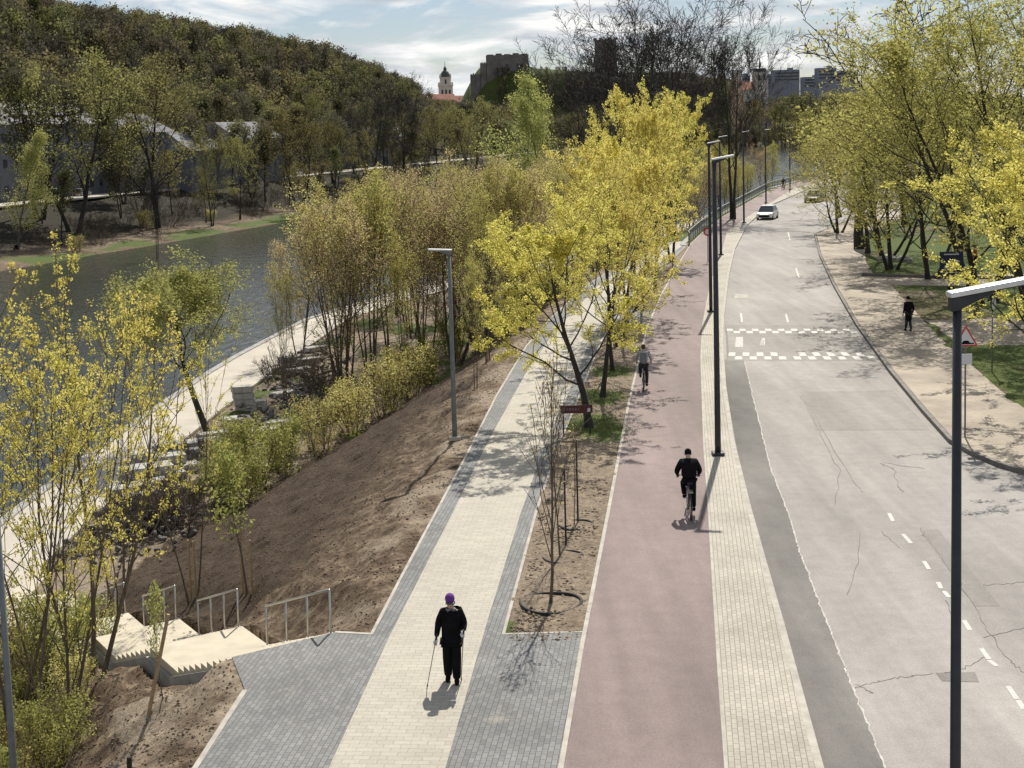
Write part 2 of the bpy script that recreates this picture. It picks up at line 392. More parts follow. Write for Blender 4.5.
M_dkerb = plain('granite_kerb', (.16, .145, .13), .85, var=.3, vs=3)
M_conc = plain('pale_concrete', (.50, .445, .34), .85, var=.12, vs=2)
M_quay = plain('quay_slabs', (.43, .39, .32), .85, var=.12, vs=.6)
M_wallc = plain('quay_wall', (.3, .29, .27), .9, var=.3, vs=1.5)
M_stone = plain('granite_block', (.37, .355, .32), .85, var=.3, vs=4, bump=.3)
M_paint = plain('road_paint', (.47, .45, .41), .7, var=.25, vs=14)
M_black = plain('black_cloth', (.008, .008, .009), .95, var=.3, vs=5, spec=.1)
M_navy = plain('dark_jeans', (.02, .022, .03), .9, var=.3, vs=5)
M_pole = plain('graphite_metal', (.035, .038, .042), .5, metal=.3, var=.15, spec=.4)
M_polel = plain('grey_metal', (.16, .17, .17), .5, metal=.3, var=.15)
M_lum = plain('sky_pale_luminaire', (.62, .63, .62), .35, metal=.2)  # grey lamp heads: sky reflection painted in as a pale colour
M_steel = plain('steel_rail', (.5, .49, .46), .35, metal=.7)
M_wood = plain('stake_wood', (.33, .23, .13), .85, var=.25, vs=9)
M_skin = plain('skin', (.52, .33, .25), .6, var=.05)
M_purple = plain('purple_knit', (.13, .03, .22), .9)
M_white = plain('white_fabric', (.6, .6, .6), .8)
M_greyc = plain('grey_cloth', (.16, .17, .18), .9)
M_hair = plain('brown_hair', (.06, .035, .02), .8)
M_rub = plain('black_rubber', (.015, .015, .015), .8)
M_glass = plain('dark_glass', (.03, .035, .04), .12, spec=.8)
M_brk = bark_mat('dark_bark', (.012, .010, .008), (.05, .042, .033))
M_bro = bark_mat('brown_bark', (.06, .045, .03), (.15, .115, .08))
M_brg = bark_mat('grey_bark', (.05, .045, .038), (.13, .115, .095))
# ------------------------------------------------------------------ ground sheet
def rng_(a): return np.concatenate([np.arange(lo, hi, st) for lo, hi, st in a])
def build_ground():
    X = rng_([(-3000,-600,200),(-600,-66,7),(-66,-24,1.4),(-24,-14,.3),(-14,10,.15),(10,30,.5),(30,80,2),(80,400,9),(400,3001,200)])
    Y = rng_([(-60,16,3),(16,60,.16),(60,95,.33),(95,150,1),(150,300,3),(300,1300,8),(1300,8001,250)])
    gx, gy = np.meshgrid(X, Y); x = gx.ravel(); y = gy.ravel()
    z = Tz(x, y)
    near = (y > -50) & (y < 620) & (x > -24) & (x < 300)
    cov = np.zeros(x.shape, bool); xs = x[near]; ys = y[near]; c = np.zeros(xs.shape, bool)
    for P in COVER+[band(cyc_r, road_l), band(road_r, pave_r), band(cyc_l, cyc_r)]:
        c |= inpoly(xs, ys, P)
    cov[near] = c
    # a cell wholly inside paving sinks; its edge stays just under the paving level
    cg = cov.reshape(gx.shape); inner = cg.copy()
    for dx, dy in ((1,0),(-1,0),(0,1),(0,-1)): inner &= np.roll(np.roll(cg, dx, 1), dy, 0)
    z = np.where(inner.ravel(), -.25, z)
    far_y = (y > 620) & (x > 100); z = np.where(far_y & (z > -1) & (z < .2), -.1, z)
    n0 = (fbm(x, y, .7, 3, 21)-.47)
    strip = (~cov) & (x > bank_top(y)+.3) & (x < cl_at(y)) & (y < 122)
    z = z+np.where(strip, .02+n0*.09, 0)
    lawn = (~cov) & (x > 12) & (y < 620); z = z+np.where(lawn & ~strip, .03+n0*.1, 0)
    # road level kept below road sheet
    nx = len(X); ny = len(Y); i = np.arange(ny-1)[:, None]*nx+np.arange(nx-1)[None]; i = i.ravel()
    Fc = np.stack([i, i+1, i+nx+1, i+nx], 1)
    me = nmesh('ground', np.stack([x, y, z], 1), Fc, True)
    d = (x-OB[0])*NB[0]+(y-OB[1])*NB[1]
    g = np.zeros(x.shape)
    g = np.where(lawn & ~strip, np.clip((fbm(x, y, 5, 3, 4)-.2)*5, .4, 1), g)
    dry = ((fbm(x, y, 4, 3, 77) > .5) & (y > 66) & (y < 84) & (x < 26)); g = np.where(lawn & ~strip & dry, g*.45, g)
    for px, py, r in ((592,425,1.1),(600,397,1.0),(604,432,1.0),(612,372,.9),(640,350,.6),(508,627,.25)):
        c_ = cast(px, py, .1); g = np.where(strip | cov, np.maximum(g, (1-sm((np.hypot(x-c_[0], (y-c_[1])*.6)-r*.5)/r))*(.4+vnoise(x, y, .3, 2)*.8)), g)
    bt = bank_top(y); ft = foot(y)
    g = np.where((x < ft+.6) & (x > qin(y)) & (y > 48) & (d < -5), np.clip((fbm(x, y, 3, 3, 6)-.42)*6, 0, .85)*sm((y-60)/15), g)
    g = np.where((x < ft+2.5) & (x > ft-4) & (y < 31), np.clip((fbm(x, y, 2, 3, 6)-.35)*6, 0, 1), g)
    g = np.where((y > 95) & (x < bt) & (x > ft), np.maximum(g, .6*vnoise(x, y, 2, 5)), g)
    g = np.where((d > 1.) & (d < 9), np.clip((fbm(x, y, 6, 4, 15)-.25)*5, .15, 1)*np.clip((10-d)/6, .1, 1)*.95, g)
    g = np.where((d > 9) & (d < 400), .12, g)
    rc = castle_r(x, y); g = np.where((rc > 45) & (rc < 130) & (x < 40) & (d > 20), .55, g)
    pale = np.where((x < bt) & (x > bt-1.6), np.clip((fbm(x, y, 1.6, 4, 44)-.42)*7, 0, 1)*np.clip((x-bt+1.8)/.8, 0, 1)*.8, 0)
    pale = np.maximum(pale, np.where((y < SA[1]) & (x < bt), np.clip((fbm(x*1.0+y*.7, y*.25-x*.25, 1.3, 3, 12)-.44)*7, 0, .9), 0))
    pale = np.maximum(pale, np.where((x < ft) & (x > qin(y)), .35+.5*vnoise(x, y, 1.5, 4), 0))
    pale = np.where(strip | (lawn & (g < .4)), .35+.65*fbm(x, y, 1.5, 3, 9), pale)
    net = np.where((x < bt-2.2) & (x > ft-.3) & (y > 36), np.clip((bt-2.2-x)/2, 0, 1), 0)
    pale = np.where((d > 4) & (d < 16), .5*vnoise(x, y, 4, 8)*(d < 12), pale); dark = np.clip((d-8)/6, 0, 1)  # dark: far bank's backlit shade painted into ground colour, with leaf litter
    ca = me.color_attributes.new('mask', 'FLOAT_COLOR', 'POINT')
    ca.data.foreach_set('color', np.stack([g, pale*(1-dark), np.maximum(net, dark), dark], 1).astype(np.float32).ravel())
    t = NT('ground_soil_and_grass'); at = t.n('VertexColor', layer_name='mask'); sp = t.n('SeparateColor'); t.L.new(at.outputs[0], sp.inputs[0])
    n1 = t.noise(2.2, 8, .75); n2 = t.noise(14, 5, .75); n3 = t.noise(55, 2, .7)
    soil = t.ramp(n1, [(.33, (.055, .036, .024)), (.5, (.145, .103, .068)), (.67, (.34, .265, .18))])
    palec = t.ramp(n2, [(.32, (.25, .195, .14)), (.68, (.44, .365, .275))])
    c = t.mix(sp.outputs['Green'], soil, palec)
    netc = t.mix(at.outputs['Alpha'], t.ramp(n2, [(.35, (.04, .027, .018)), (.65, (.11, .078, .052))]), (.032, .028, .017)); c = t.mix(sp.outputs['Blue'], c, netc)  # alpha brings in the painted shade tone of the far bank
    gc = t.ramp(n2, [(.3, (.05, .07, .018)), (.55, (.10, .135, .035)), (.75, (.18, .20, .07))])
    gf = t.n('Math', operation='ADD'); t.L.new(sp.outputs['Red'], gf.inputs[0]); 
    w = t.n('Math', operation='MULTIPLY_ADD'); t.L.new(n2, w.inputs[0]); w.inputs[1].default_value = 1.4; w.inputs[2].default_value = -.7; t.L.new(w.outputs[0], gf.inputs[1])
    fac = t.ramp(gf.outputs[0], [(.35, 0.), (.6, 1.)])
    c = t.mix(fac, c, gc); c = t.mix(1, c, t.ramp(n3, [(.25, .5), (.75, 1.35)]), 'MULTIPLY'); c = t.mix(1, c, t.ramp(t.noise(6, 6, .8), [(.35, .55), (.65, 1.25)]), 'MULTIPLY')
    t.col(c); t.b.inputs['Roughness'].default_value = .95; t.b.inputs['Specular IOR Level'].default_value = .15; t.bump(t.mix(.5, n2, n3), .8, .05)
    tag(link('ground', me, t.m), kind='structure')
build_ground()
# ------------------------------------------------------------------ paved surfaces
def sheet(name, poly, z, mat, thick=.16):
    return tag(MB().prism(poly, z-thick, z).build(name, mat), kind='structure')
sheet('footpath', P_path, ZL, M_beige)
sheet('grey_paving', P_gl, ZL-.001, M_grey); sheet('grey_paving', P_gr, ZL-.001, M_grey)
sheet('cycle_lane', P_cyc, ZL-.002, M_red); sheet('paved_strip', P_pav, ZL, M_strip)
sheet('crossing_paving', spur, ZL+.004, M_grey)
sheet('road', P_road, 0, M_road, .2); sheet('pavement', P_pr, ZL, M_sand)
sheet('side_path', side_a, ZL-.003, M_sand); sheet('side_path', side_b, ZL+.003, M_sand)
rl_at = fX(road_l); dk = [p for p in dark_r]
sheet('asphalt_strip', [(rl_at(y)+.004, y) for x, y in dk]+list(reversed(dk)), .006, M_dark, .004)
def ribbon(name, line, w, z0, z1, mat, off=0, join=True):
    L = []; R = []; P = np.array(line, float)
    for i in range(len(P)):
        t = P[min(i+1, len(P)-1)]-P[max(i-1, 0)]; t /= np.linalg.norm(t); n = np.array([-t[1], t[0]])
        L.append(tuple(P[i]+n*(off+w/2))); R.append(tuple(P[i]+n*(off-w/2)))
    return MB().prism(L+R[::-1], z0, z1).build(name, mat)
def dens(line, n=4):
    P = np.array(line, float); t = np.arange(len(P)); q = np.linspace(0, len(P)-1, (len(P)-1)*n+1)
    return [(np.interp(a, t, P[:, 0]), np.interp(a, t, P[:, 1])) for a in q]
tag(ribbon('kerb', cyc_l, .09, 0, ZL+.012, M_kerb, .02), kind='structure')
tag(ribbon('kerb', cyc_r[:14], .06, 0, ZL+.006, M_kerb), kind='structure')
tag(ribbon('kerb', road_l, .14, -.1, ZL+.004, M_kerb, .06), kind='structure')
tag(ribbon('kerb', [(120, road_r[0][1]-3)]+road_r, .16, -.1, ZL+.03, M_dkerb, 0), kind='structure')
tag(ribbon('kerb', path_l, .07, 0, ZL+.006, M_kerb, .03), kind='structure')
tag(ribbon('kerb', path_r, .07, 0, ZL+.006, M_kerb, -.03), kind='structure')
tag(ribbon('kerb', [path_r[0], (cl_at(strip_y), strip_y)], .07, 0, ZL+.005, M_kerb), kind='structure')
tag(ribbon('kerb', plaza_w, .1, -.3, ZL+.008, M_kerb), kind='structure')
tag(ribbon('kerb', [tuple(SB[:2]), path_l[0]], .1, -.3, ZL+.007, M_kerb), kind='structure')
tag(ribbon('kerb', [tuple(cast(*p, .12)[:2]) for p in ((862,276),(892,277),(960,279),(1060,279))], .12, .05, .32, M_dkerb), kind='structure')
# markings, cracks and patches on the road
def px_poly(pts, z=.004): return [tuple(cast(x, y, z)[:2]) for x, y in pts]
mk = MB(); Rnd = random.Random(5)
def line_px(mb, pts, w, z0, z1, jit=0):
    P = dens([tuple(cast(x, y, z1)[:2]) for x, y in pts], (40 if w > .03 else 8) if jit else 1)
    if jit: P = [(x+Rnd.gauss(0, jit), y+Rnd.gauss(0, jit)) for x, y in P]
    P = np.array(P); L = []; R = []
    for i in range(len(P)):
        t = P[min(i+1, len(P)-1)]-P[max(i-1, 0)]; t /= np.linalg.norm(t)+1e-9; n = np.array([-t[1], t[0]]); k = w*(Rnd.uniform(.4, 1.3) if jit else 1)
        L.append(tuple(P[i]+n*k/2)); R.append(tuple(P[i]-n*k/2))
    for i in range(len(P)-1): mb.prism([L[i], L[i+1], R[i+1], R[i]], z0, z1)
for a, b in (((889,513),(893,521)),((903,534),(911,543)),((924,561),(929,569)),((938,582),(941,588)),((944,591),(949,597)),((964,620),(970,630)),((981,648),(989,659)),((989,660),(997,666)),((1008,686),(1017,699)),((1018,700),(1024,709)),((796,268),(799,278)),((786,314),(788,322)),((741,313),(742,322)),((788,232),(790,240))):
    line_px(mk, [a, b], .1, -.001, .005)
tag(mk.build('lane_marking', M_paint), kind='structure')
mk = MB(); line_px(mk, [(744,359),(751,389),(771,469),(788,512),(801,555),(827,622),(851,682),(890,780)], .035, .0, .008, .012)
tag(mk.build('edge_marking', plain('worn_line', (.42, .40, .36), .8, var=.3, vs=5)), kind='structure')
mk = MB()
for pts in (((835,506),(840,470),(822,440),(812,415)),((855,688),(880,681),(905,676),(932,674)),((919,528),(935,548),(960,583),(985,625),(1010,660),(1024,672)),((962,585),(990,585),(1024,582)),((880,463),(895,470),(897,486),(903,492)),((884,462),(900,466),(925,468)),((858,684),(872,694)),((940,674),(965,668),(985,657)),((946,600),(960,640)),((985,637),(1024,628)),((860,532),(850,595)),((800,395),(812,412),(850,478),(862,492)),((900,548),(880,530))):
    line_px(mk, pts, .015, .0, .0055, .03)
tag(mk.build('road_crack', plain('crack', (.13, .12, .108), .95, var=.4)), kind='structure')
mk = MB(); mk.prism(px_poly([(936,673),(975,672),(979,682),(942,681)]), 0, .0065); 
tag(mk.build('road_patch', M_dark), kind='structure')
mk = MB(); mk.prism(px_poly([(920,530),(938,529),(1000,606),(975,606)]), 0, .005); mk.prism(px_poly([(800,392),(893,390),(930,430),(816,430)]), 0, .005)
tag(mk.build('road_patch', M_patch), kind='structure')
mk = MB(); mk.prism(px_poly([(736,294),(748,294),(748,298),(734,298)]), 0, .005); mk.prism(px_poly([(760,325),(776,325),(775,328),(759,327)]), 0, .005)
tag(mk.build('road_patch', M_kerb), kind='structure')
# speed table
def table():
    a = [cast(x, y, 0) for x, y in ((727,361),(880,361),(853,325),(725,325))]
    top = [cast(x, y, .08) for x, y in ((729,352),(867,352),(857,331),(727,331))]
    m = MB().add([(*p[:2], .002) for p in a]+[(*p[:2], .08) for p in top], [(4, 5, 6, 7), (0, 1, 5, 4), (1, 2, 6, 5), (2, 3, 7, 6), (3, 0, 4, 7)])
    o = m.build('speed_table', M_patch); tag(o, 'raised speed table with white chequered edges across the road', 'speed bump')
    q = MB()
    def lerp(p, r, t): return p+(r-p)*t
    def P(i, v, lo, hi, n):   # along i/n, v 0..1 between the lower and upper edge
        return lerp(lerp(lo[0], lo[1], i/n), lerp(hi[0], hi[1], i/n), v)
    lo = [np.array([*a[0][:2], .002]), np.array([*a[1][:2], .002])]; hi = [np.array([*top[0][:2], .08]), np.array([*top[1][:2], .08])]
    n = 20
    for i in range(n):
        if i in (8,): continue
        v0, v1 = ((.15, .5) if i % 2 else (.55, .95))
        c = [P(i+.02, v0, lo, hi, n), P(i+.98, v0, lo, hi, n), P(i+.98, v1, lo, hi, n), P(i+.02, v1, lo, hi, n)]
        q.add([(*v[:2], v[2]+.005) for v in c], [(0, 1, 2, 3)])
    q.build('chequered_edge', M_paint, o); q = MB()
    lo = [np.array([*top[3][:2], .08]), np.array([*top[2][:2], .08])]; hi = [np.array([*a[3][:2], .002]), np.array([*a[2][:2], .002])]
    lo2 = [lerp(lo[0], np.array([*top[0][:2], .08]), .12), lerp(lo[1], np.array([*top[1][:2], .08]), .12)]
    for i in range(n):
        A, B = (lo2, lo) if i % 2 else (lo, hi)
        v0, v1 = (0, 1) if i % 2 else (0, .35)
        c = [P(i+.02, v0, A, B, n), P(i+.98, v0, A, B, n), P(i+.98, v1, A, B, n), P(i+.02, v1, A, B, n)]
        q.add([(*v[:2], v[2]+.005) for v in c], [(0, 1, 2, 3)])
    q.build('chequered_edge', M_paint, o)
    q = MB()
    q.add([(*cast(x, y, .085)[:2], .085) for x, y in ((735,347),(743,347),(743,337),(736,337))], [(0, 1, 2, 3)])
    for k in range(3): q.add([(*cast(x, y, .085)[:2], .085) for x, y in ((760+k*2,345),(761+k*2,345),(763+k,338),(762+k,338))], [(0, 1, 2, 3)])
    q.build('pictogram', plain('faded_paint', (.45, .43, .4), .8, var=.25, vs=9), o)
table()
# riverside promenade
ys = list(np.arange(-30, 150, 6))+list(range(150, 560, 15))
qo = [(float(qout(y)), y) for y in ys]; qi = [(float(qin(y)), y) for y in ys]
sheet('promenade', band(qo, qi), ZQ, M_quay, .14)
tag(ribbon('quay_wall', qo, .45, -8.3, ZQ+.06, M_wallc, .12), 'long grey quay wall between the pale promenade and the river', 'wall')
# lower landing linking stairs to promenade
e0 = SA[:2]+sdv*(STL-.4); e1 = e0+se*SWID; e2 = e1+sdv*5.5; e3 = e0+sdv*4.8
sheet('landing', [tuple(e0), tuple(e1), (float(qin(e1[1]+5))+.02, e1[1]+5), (float(qin(e0[1]))+.02, e0[1])], float(stz(STL))-.01, M_conc, .2)
# stairs
def stairs():
    root = empty('stairs', (SA[0], SA[1], ZL), label='pale concrete stairs of four flights going down the bank to the promenade', cat='stairs')
    R = math.atan2(sdv[1], sdv[0])-math.pi/2      # local y = downhill
    root.rotation_euler = (0, 0, R)
    u = 0; z = 0; st = MB(); side = MB()
    st.box((SWID/2, -.2, -.12), (SWID/2, .22, .125))
    for L_, D_, n_ in FL:
        tr = L_/n_; rs = D_/n_; f = MB()
        for i in range(n_):
            z -= rs; f.box((SWID/2, u+tr/2, z-.15), (SWID/2, tr/2-.001, .15)); u += tr
        f.build('flight', M_conc, root)
        f = MB().box((SWID/2, u+LAND/2, z-.15), (SWID/2, LAND/2-.001, .15)); f.build('landing', M_conc, root); u += LAND
    for sx in (-.06,):
        pts = [(0, 0)]; uu = 0; zz = 0
        vs = []
        pr = [(0, .0)]+[(a, b-ZL) for a, b in prof[1:]]
        for a, b in pr: vs += [(sx-.05, a, b-.2), (sx+.05, a, b-.2), (sx+.05, a, b-.85), (sx-.05, a, b-.85)]
        fs = []
        for i in range(len(pr)-1):
            for k in range(4): fs.append((i*4+k, i*4+(k+1) % 4, i*4+4+(k+1) % 4, i*4+4+k))
        fs += [(0, 1, 2, 3), tuple(len(vs)-4+k for k in range(4))]
        MB().add(vs, fs).build('side_wall', M_wallc, root)
    # handrails standing on the far edge of each flight
    u = 0; z = ZL
    lab = ['steel handrail at the top flight, beside the grey paving', 'steel handrail along the second flight down the bank', 'steel handrail along the third flight down the bank', 'steel handrail at the lowest flight, next to the promenade']
    for i, (L_, D_, n_) in enumerate(FL):
        def W3(uu, zz): p = SA[:2]+sdv*uu+se*(SWID-.07); return Vector((p[0], p[1], zz))
        b0 = W3(u+.05, z); r = empty('handrail', b0, label=lab[i], cat='handrail', group='handrails along the stairs')
        k = D_/L_; us = np.linspace(.05, L_-.15, 4); tops = []
        for uu in us:
            zb = z-k*uu-.12; zt = z-k*uu+.92
            p = W3(u+uu, zb)-b0; q = W3(u+uu, zt)-b0; tops.append(q)
            MB().tube([p, q], .024, 8).build('post', M_steel, r, True); MB().lathe([(.06, 0), (.06, .015)], (p.x, p.y, p.z+.1), 10).build('base_plate', M_steel, r)
        MB().tube([tops[0]+Vector((0, 0, -.02)), tops[0]+Vector((0, 0, .02)), tops[1]+Vector((0, 0, .02)), tops[3]+Vector((0, 0, .02)), tops[3]+Vector((0, 0, -.03))], .027, 8).build('top_rail', M_steel, r, True)
        u += L_+LAND; z -= D_
stairs()
# water
def water():
    t = NT('river_water'); t.b.inputs['Base Color'].default_value = (.03, .034, .024, 1); t.b.inputs['Roughness'].default_value = .07; t.b.inputs['IOR'].default_value = 1.33
    a = t.noise(.9, 6, .65, vec=t.map(scale=(1.8, .5, 1), rot=(0, 0, .3)), dist=.6); b = t.noise(.12, 3, .5, vec=t.map(scale=(2, .5, 1)))
    t.bump(t.mix(.3, a, b), .55, .3)
    me = nmesh('river', [(-2500, -60, ZW), (3000, -60, ZW), (3000, 5000, ZW), (-2500, 5000, ZW)], [[0, 1, 2, 3]]); tag(link('river', me, t.m), kind='structure')
water()
# ------------------------------------------------------------------ trees
def unit(v): return v/(np.linalg.norm(v)+1e-9)
def grow(seed, H, stems=1, lean=(0, 0), clear=.25, n=(14, 6, 5), ang=(48, 45, 45), rat=(.5, .45, .5), up=(.02, .05, .04), r0=.16, segs=(10, 6, 4, 3), wig=(.05, .12, .18, .2), levels=3, fan=.25, rmin=.008, wide=1.0):
    rng = np.random.default_rng(seed); ch = []; tips = []
    def br(p, d, L, r, lev):
        k = segs[min(lev, 3)]; pts = [p]; rs = [r]; dc = d; end = max(rmin, r*(.12 if lev == 0 else .3))
        for i in range(k):
            dc = unit(dc+rng.normal(0, wig[min(lev, 3)], 3)+np.array([0, 0, up[min(lev, 2)]])); p = p+dc*L/k; pts.append(p); rs.append(r+(end-r)*((i+1)/k)**.8)
        pts = np.array(pts); ch.append((pts, np.array(rs), lev))
        if lev >= levels-1: tips.append(pts)
        if lev < levels:
            m = n[min(lev, len(n)-1)]; az = rng.uniform(0, 6.28); st = clear if lev == 0 else .2
            for j in range(m):
                t = st+(1-st)*(j+rng.uniform(0, .9))/m; q = t*k; i = min(int(q), k-1); pp = pts[i]+(pts[i+1]-pts[i])*(q-i)
                ax = unit(pts[i+1]-pts[i]); az += 2.4+rng.normal(0, .4)
                a = np.cross(ax, [0.3, .2, 1]) if abs(ax[2]) < .95 else np.cross(ax, [1, 0, 0]); a = unit(a); b = np.cross(ax, a)
                al = math.radians(ang[min(lev, 2)]*rng.uniform(.7, 1.2)*(1-.35*t if lev == 0 else 1)); dd = ax*math.cos(al)+(a*math.cos(az)+b*math.sin(az))*math.sin(al)
                tt = (t-st)/(1-st); sh = (.55+.75*math.sin(math.pi*min(tt*1.0+.12, 1))*1.0)*(1-.35*tt) if lev == 0 else (1.1-.5*t)
                br(pp, dd, L*rat[min(lev, 2)]*sh*rng.uniform(.75, 1.2)*(wide if lev == 0 else 1), max(rmin, rs[i]*(.42 if lev == 0 else .5)), lev+1)
    for s_ in range(stems):
        a = 2*math.pi*s_/stems+rng.uniform(0, 1); f = fan*rng.uniform(.6, 1.2) if stems > 1 else 0
        br(np.array([.12*math.cos(a), .12*math.sin(a), -.35])*(stems > 1)+np.array([0, 0, -.3]), unit(np.array([lean[0]+f*math.cos(a), lean[1]+f*math.sin(a), 1])), H*rng.uniform(.85, 1) if s_ else H, r0*(rng.uniform(.7, 1) if s_ else 1), 0)
    return ch, tips
def tubes(ch, sides=(8, 5, 3, 3, 3)):
    V = []; Fc = []; b = 0
    for pts, rs, lev in ch:
        k = sides[lev]; n = len(pts); T = np.gradient(pts, axis=0); T /= np.linalg.norm(T, axis=1)[:, None]+1e-9
        ref = np.array([0, 0, 1.]) if abs(T[0, 2]) < .9 else np.array([1., 0, 0]); A = np.cross(T, ref); A /= np.linalg.norm(A, axis=1)[:, None]+1e-9; B = np.cross(T, A)
        an = np.arange(k)*2*math.pi/k; ring = A[:, None]*np.cos(an)[None, :, None]+B[:, None]*np.sin(an)[None, :, None]
        if lev == 0: rs = rs.copy(); rs[0] *= 1.5
        V.append((pts[:, None]+ring*rs[:, None, None]).reshape(-1, 3))
        i = np.arange(n-1)[:, None]*k; j = np.arange(k)[None]; j2 = (j+1) % k
        Fc.append((b+np.stack([i+j, i+j2, i+k+j2, i+k+j], -1)).reshape(-1, 4)); b += n*k
    return np.concatenate(V), np.concatenate(Fc)
def leaves(tips, seed, per=6, cl=5, size=.09, sp=.16, t0=.25, flat=.0, droop=0):
    rng = np.random.default_rng(seed); C = []
    for pts in tips:
        t = rng.uniform(t0, 1.02, per)*(len(pts)-1); i = np.minimum(t.astype(int), len(pts)-2); C.append(pts[i]+(pts[i+1]-pts[i])*(t-i)[:, None])
    C = np.concatenate(C); C = np.repeat(C, cl, 0); C = C+rng.normal(0, sp, C.shape)*np.array([1, 1, .8]); C[:, 2] -= droop*rng.random(len(C))
    m = len(C); a = rng.normal(0, 1, (m, 3)); a[:, 2] *= 1-flat; a /= np.linalg.norm(a, axis=1)[:, None]; b = np.cross(a, rng.normal(0, 1, (m, 3))); b /= np.linalg.norm(b, axis=1)[:, None]
    s = size*rng.uniform(.6, 1.35, m)[:, None]; V = np.stack([C-a*s, C-b*s*.62, C+a*s, C+b*s*.62], 1).reshape(-1, 3)
    return V, np.arange(m*4).reshape(-1, 4)
PROTO = {}
def proto(key, name, leafmat, bark, lv=None, **g):
    ch, tips = grow(**g)
    V, Fc = tubes(ch); top = max(c[0][:, 2].max() for c in ch); tm = nmesh('trunk', V, Fc, True); tm.materials.append(bark); cm = None
    if lv: 
        V2, F2 = leaves(tips, g['seed']+1, **lv); cm = nmesh('crown', V2, F2); cm.materials.append(leafmat); top = max(top, np.percentile(V2[:, 2], 99.9))
    PROTO[key] = (name, tm, cm, top)
CNT = [0]
KL = dict(far0='olive budding', far1='brown twiggy', far2='greenish budding', far3='grey brown', mid1='dull green', mid2='golden budding', bare1='leafless', bare2='leafless double trunked', thin1='tan budding', thin2='yellow green', tan1='reddish tan', park2='yellow green')
def tree(key, px, Y, ytop=None, h=None, w=1.0, rz=None, label=None, cat='tree', group=None, xyz=None):
    name, tm, cm, top = PROTO[key]; x, y, z = xyz if xyz else place(px, Y)
    hh = h if h else height_to(x, y, z, ytop); s = hh/top; CNT[0] += 1
    rr = rz if rz is not None else (CNT[0]*2.399) % 6.283
    o = empty(name, (x, y, z-.05), rr, label, cat, group); o.scale = (s*w, s*w, s)
    t = bpy.data.objects.new('trunk', tm); COL.objects.link(t); t.parent = o
    if cm: c = bpy.data.objects.new('crown', cm); COL.objects.link(c); c.parent = o
    return o
L_yel = leaf_mat('maple_blossom', (.66, .585, .16), (.79, .695, .21), (.54, .50, .12), .54)
L_yg = leaf_mat('young_leaf', (.42, .38, .12), (.56, .50, .18), (.36, .36, .10), .5)
L_oli = leaf_mat('olive_bud', (.52, .45, .17), (.66, .57, .25), (.46, .46, .14), .5)
L_brn = leaf_mat('tan_bud', (.52, .40, .22), (.66, .52, .30), (.46, .42, .18), .5)
L_lim = leaf_mat('willow_leaf', (.45, .455, .15), (.55, .54, .20), (.43, .44, .14), .5)
L_grn = leaf_mat('bush_leaf', (.30, .32, .09), (.40, .40, .13), (.44, .41, .15), .5)
L_mid = leaf_mat('dull_spring_leaf', (.26, .24, .09), (.36, .31, .12), (.22, .22, .08), .45, .2)
L_hil = leaf_mat('hill_leaf', (.16, .16, .07), (.24, .22, .10), (.15, .13, .08), .35, .35)
L_hib = leaf_mat('hill_twigs', (.12, .105, .075), (.17, .15, .10), (.15, .15, .07), .3, .35)
# near, detailed kinds
proto('maple1', 'maple_tree', L_yel, M_brk, dict(per=4, cl=11, size=.046, sp=.085), seed=3, H=8, n=(11, 6, 4), clear=.3, ang=(55, 48, 45), rat=(.6, .5, .45), r0=.17, levels=3, up=(.03, .07, .05))
proto('maple2', 'maple_tree', L_yel, M_brk, dict(per=4, cl=10, size=.046, sp=.085), seed=14, H=8, stems=2, fan=.35, n=(11, 6, 4), clear=.25, ang=(52, 48, 45), rat=(.5, .5, .45), r0=.15, levels=3, up=(.03, .06, .04))
proto('fork', 'maple_tree', L_yel, M_brk, dict(per=5, cl=11, size=.046, sp=.09), seed=411, H=8, lean=(-.13, 0), n=(13, 8, 5), clear=.26, ang=(62, 50, 46), rat=(.72, .42, .42), r0=.18, levels=3, segs=(9, 8, 5, 3), up=(.05, .10, .05))
proto('sparse1', 'maple_tree', L_yel, M_bro, dict(per=4, cl=12, size=.034, sp=.055, t0=.4), seed=25, H=9, stems=3, fan=.34, n=(10, 4, 3), clear=.22, ang=(36, 40, 40), rat=(.42, .42, .4), r0=.07, levels=2, up=(.03, .10, .08))
proto('sparse2', 'maple_tree', L_yel, M_bro, dict(per=4, cl=11, size=.032, sp=.055, t0=.4), seed=36, H=9, stems=2, fan=.25, n=(12, 4, 3), clear=.3, ang=(40, 40, 40), rat=(.36, .42, .4), r0=.06, levels=2, up=(.03, .09, .08))
proto('thin1', 'riverside_tree', L_oli, M_bro, dict(per=2, cl=5, size=.045, sp=.13, t0=.1), seed=47, H=10, stems=3, fan=.2, n=(13, 5, 3), clear=.38, ang=(38, 42, 42), rat=(.34, .45, .4), r0=.08, levels=3, up=(.02, .10, .05))
proto('thin2', 'riverside_tree', L_yg, M_bro, dict(per=2, cl=6, size=.05, sp=.14, t0=.1), seed=58, H=10, stems=2, fan=.18, n=(13, 5, 3), clear=.36, ang=(42, 44, 42), rat=(.38, .45, .4), r0=.09, levels=3, up=(.02, .09, .05))
proto('tan1', 'alder_tree', L_brn, M_bro, dict(per=2, cl=5, size=.036, sp=.13, t0=.1), seed=69, H=9, stems=3, fan=.22, n=(14, 6, 4), clear=.18, ang=(40, 42, 42), rat=(.38, .45, .45), r0=.08, levels=3, up=(.02, .09, .05))
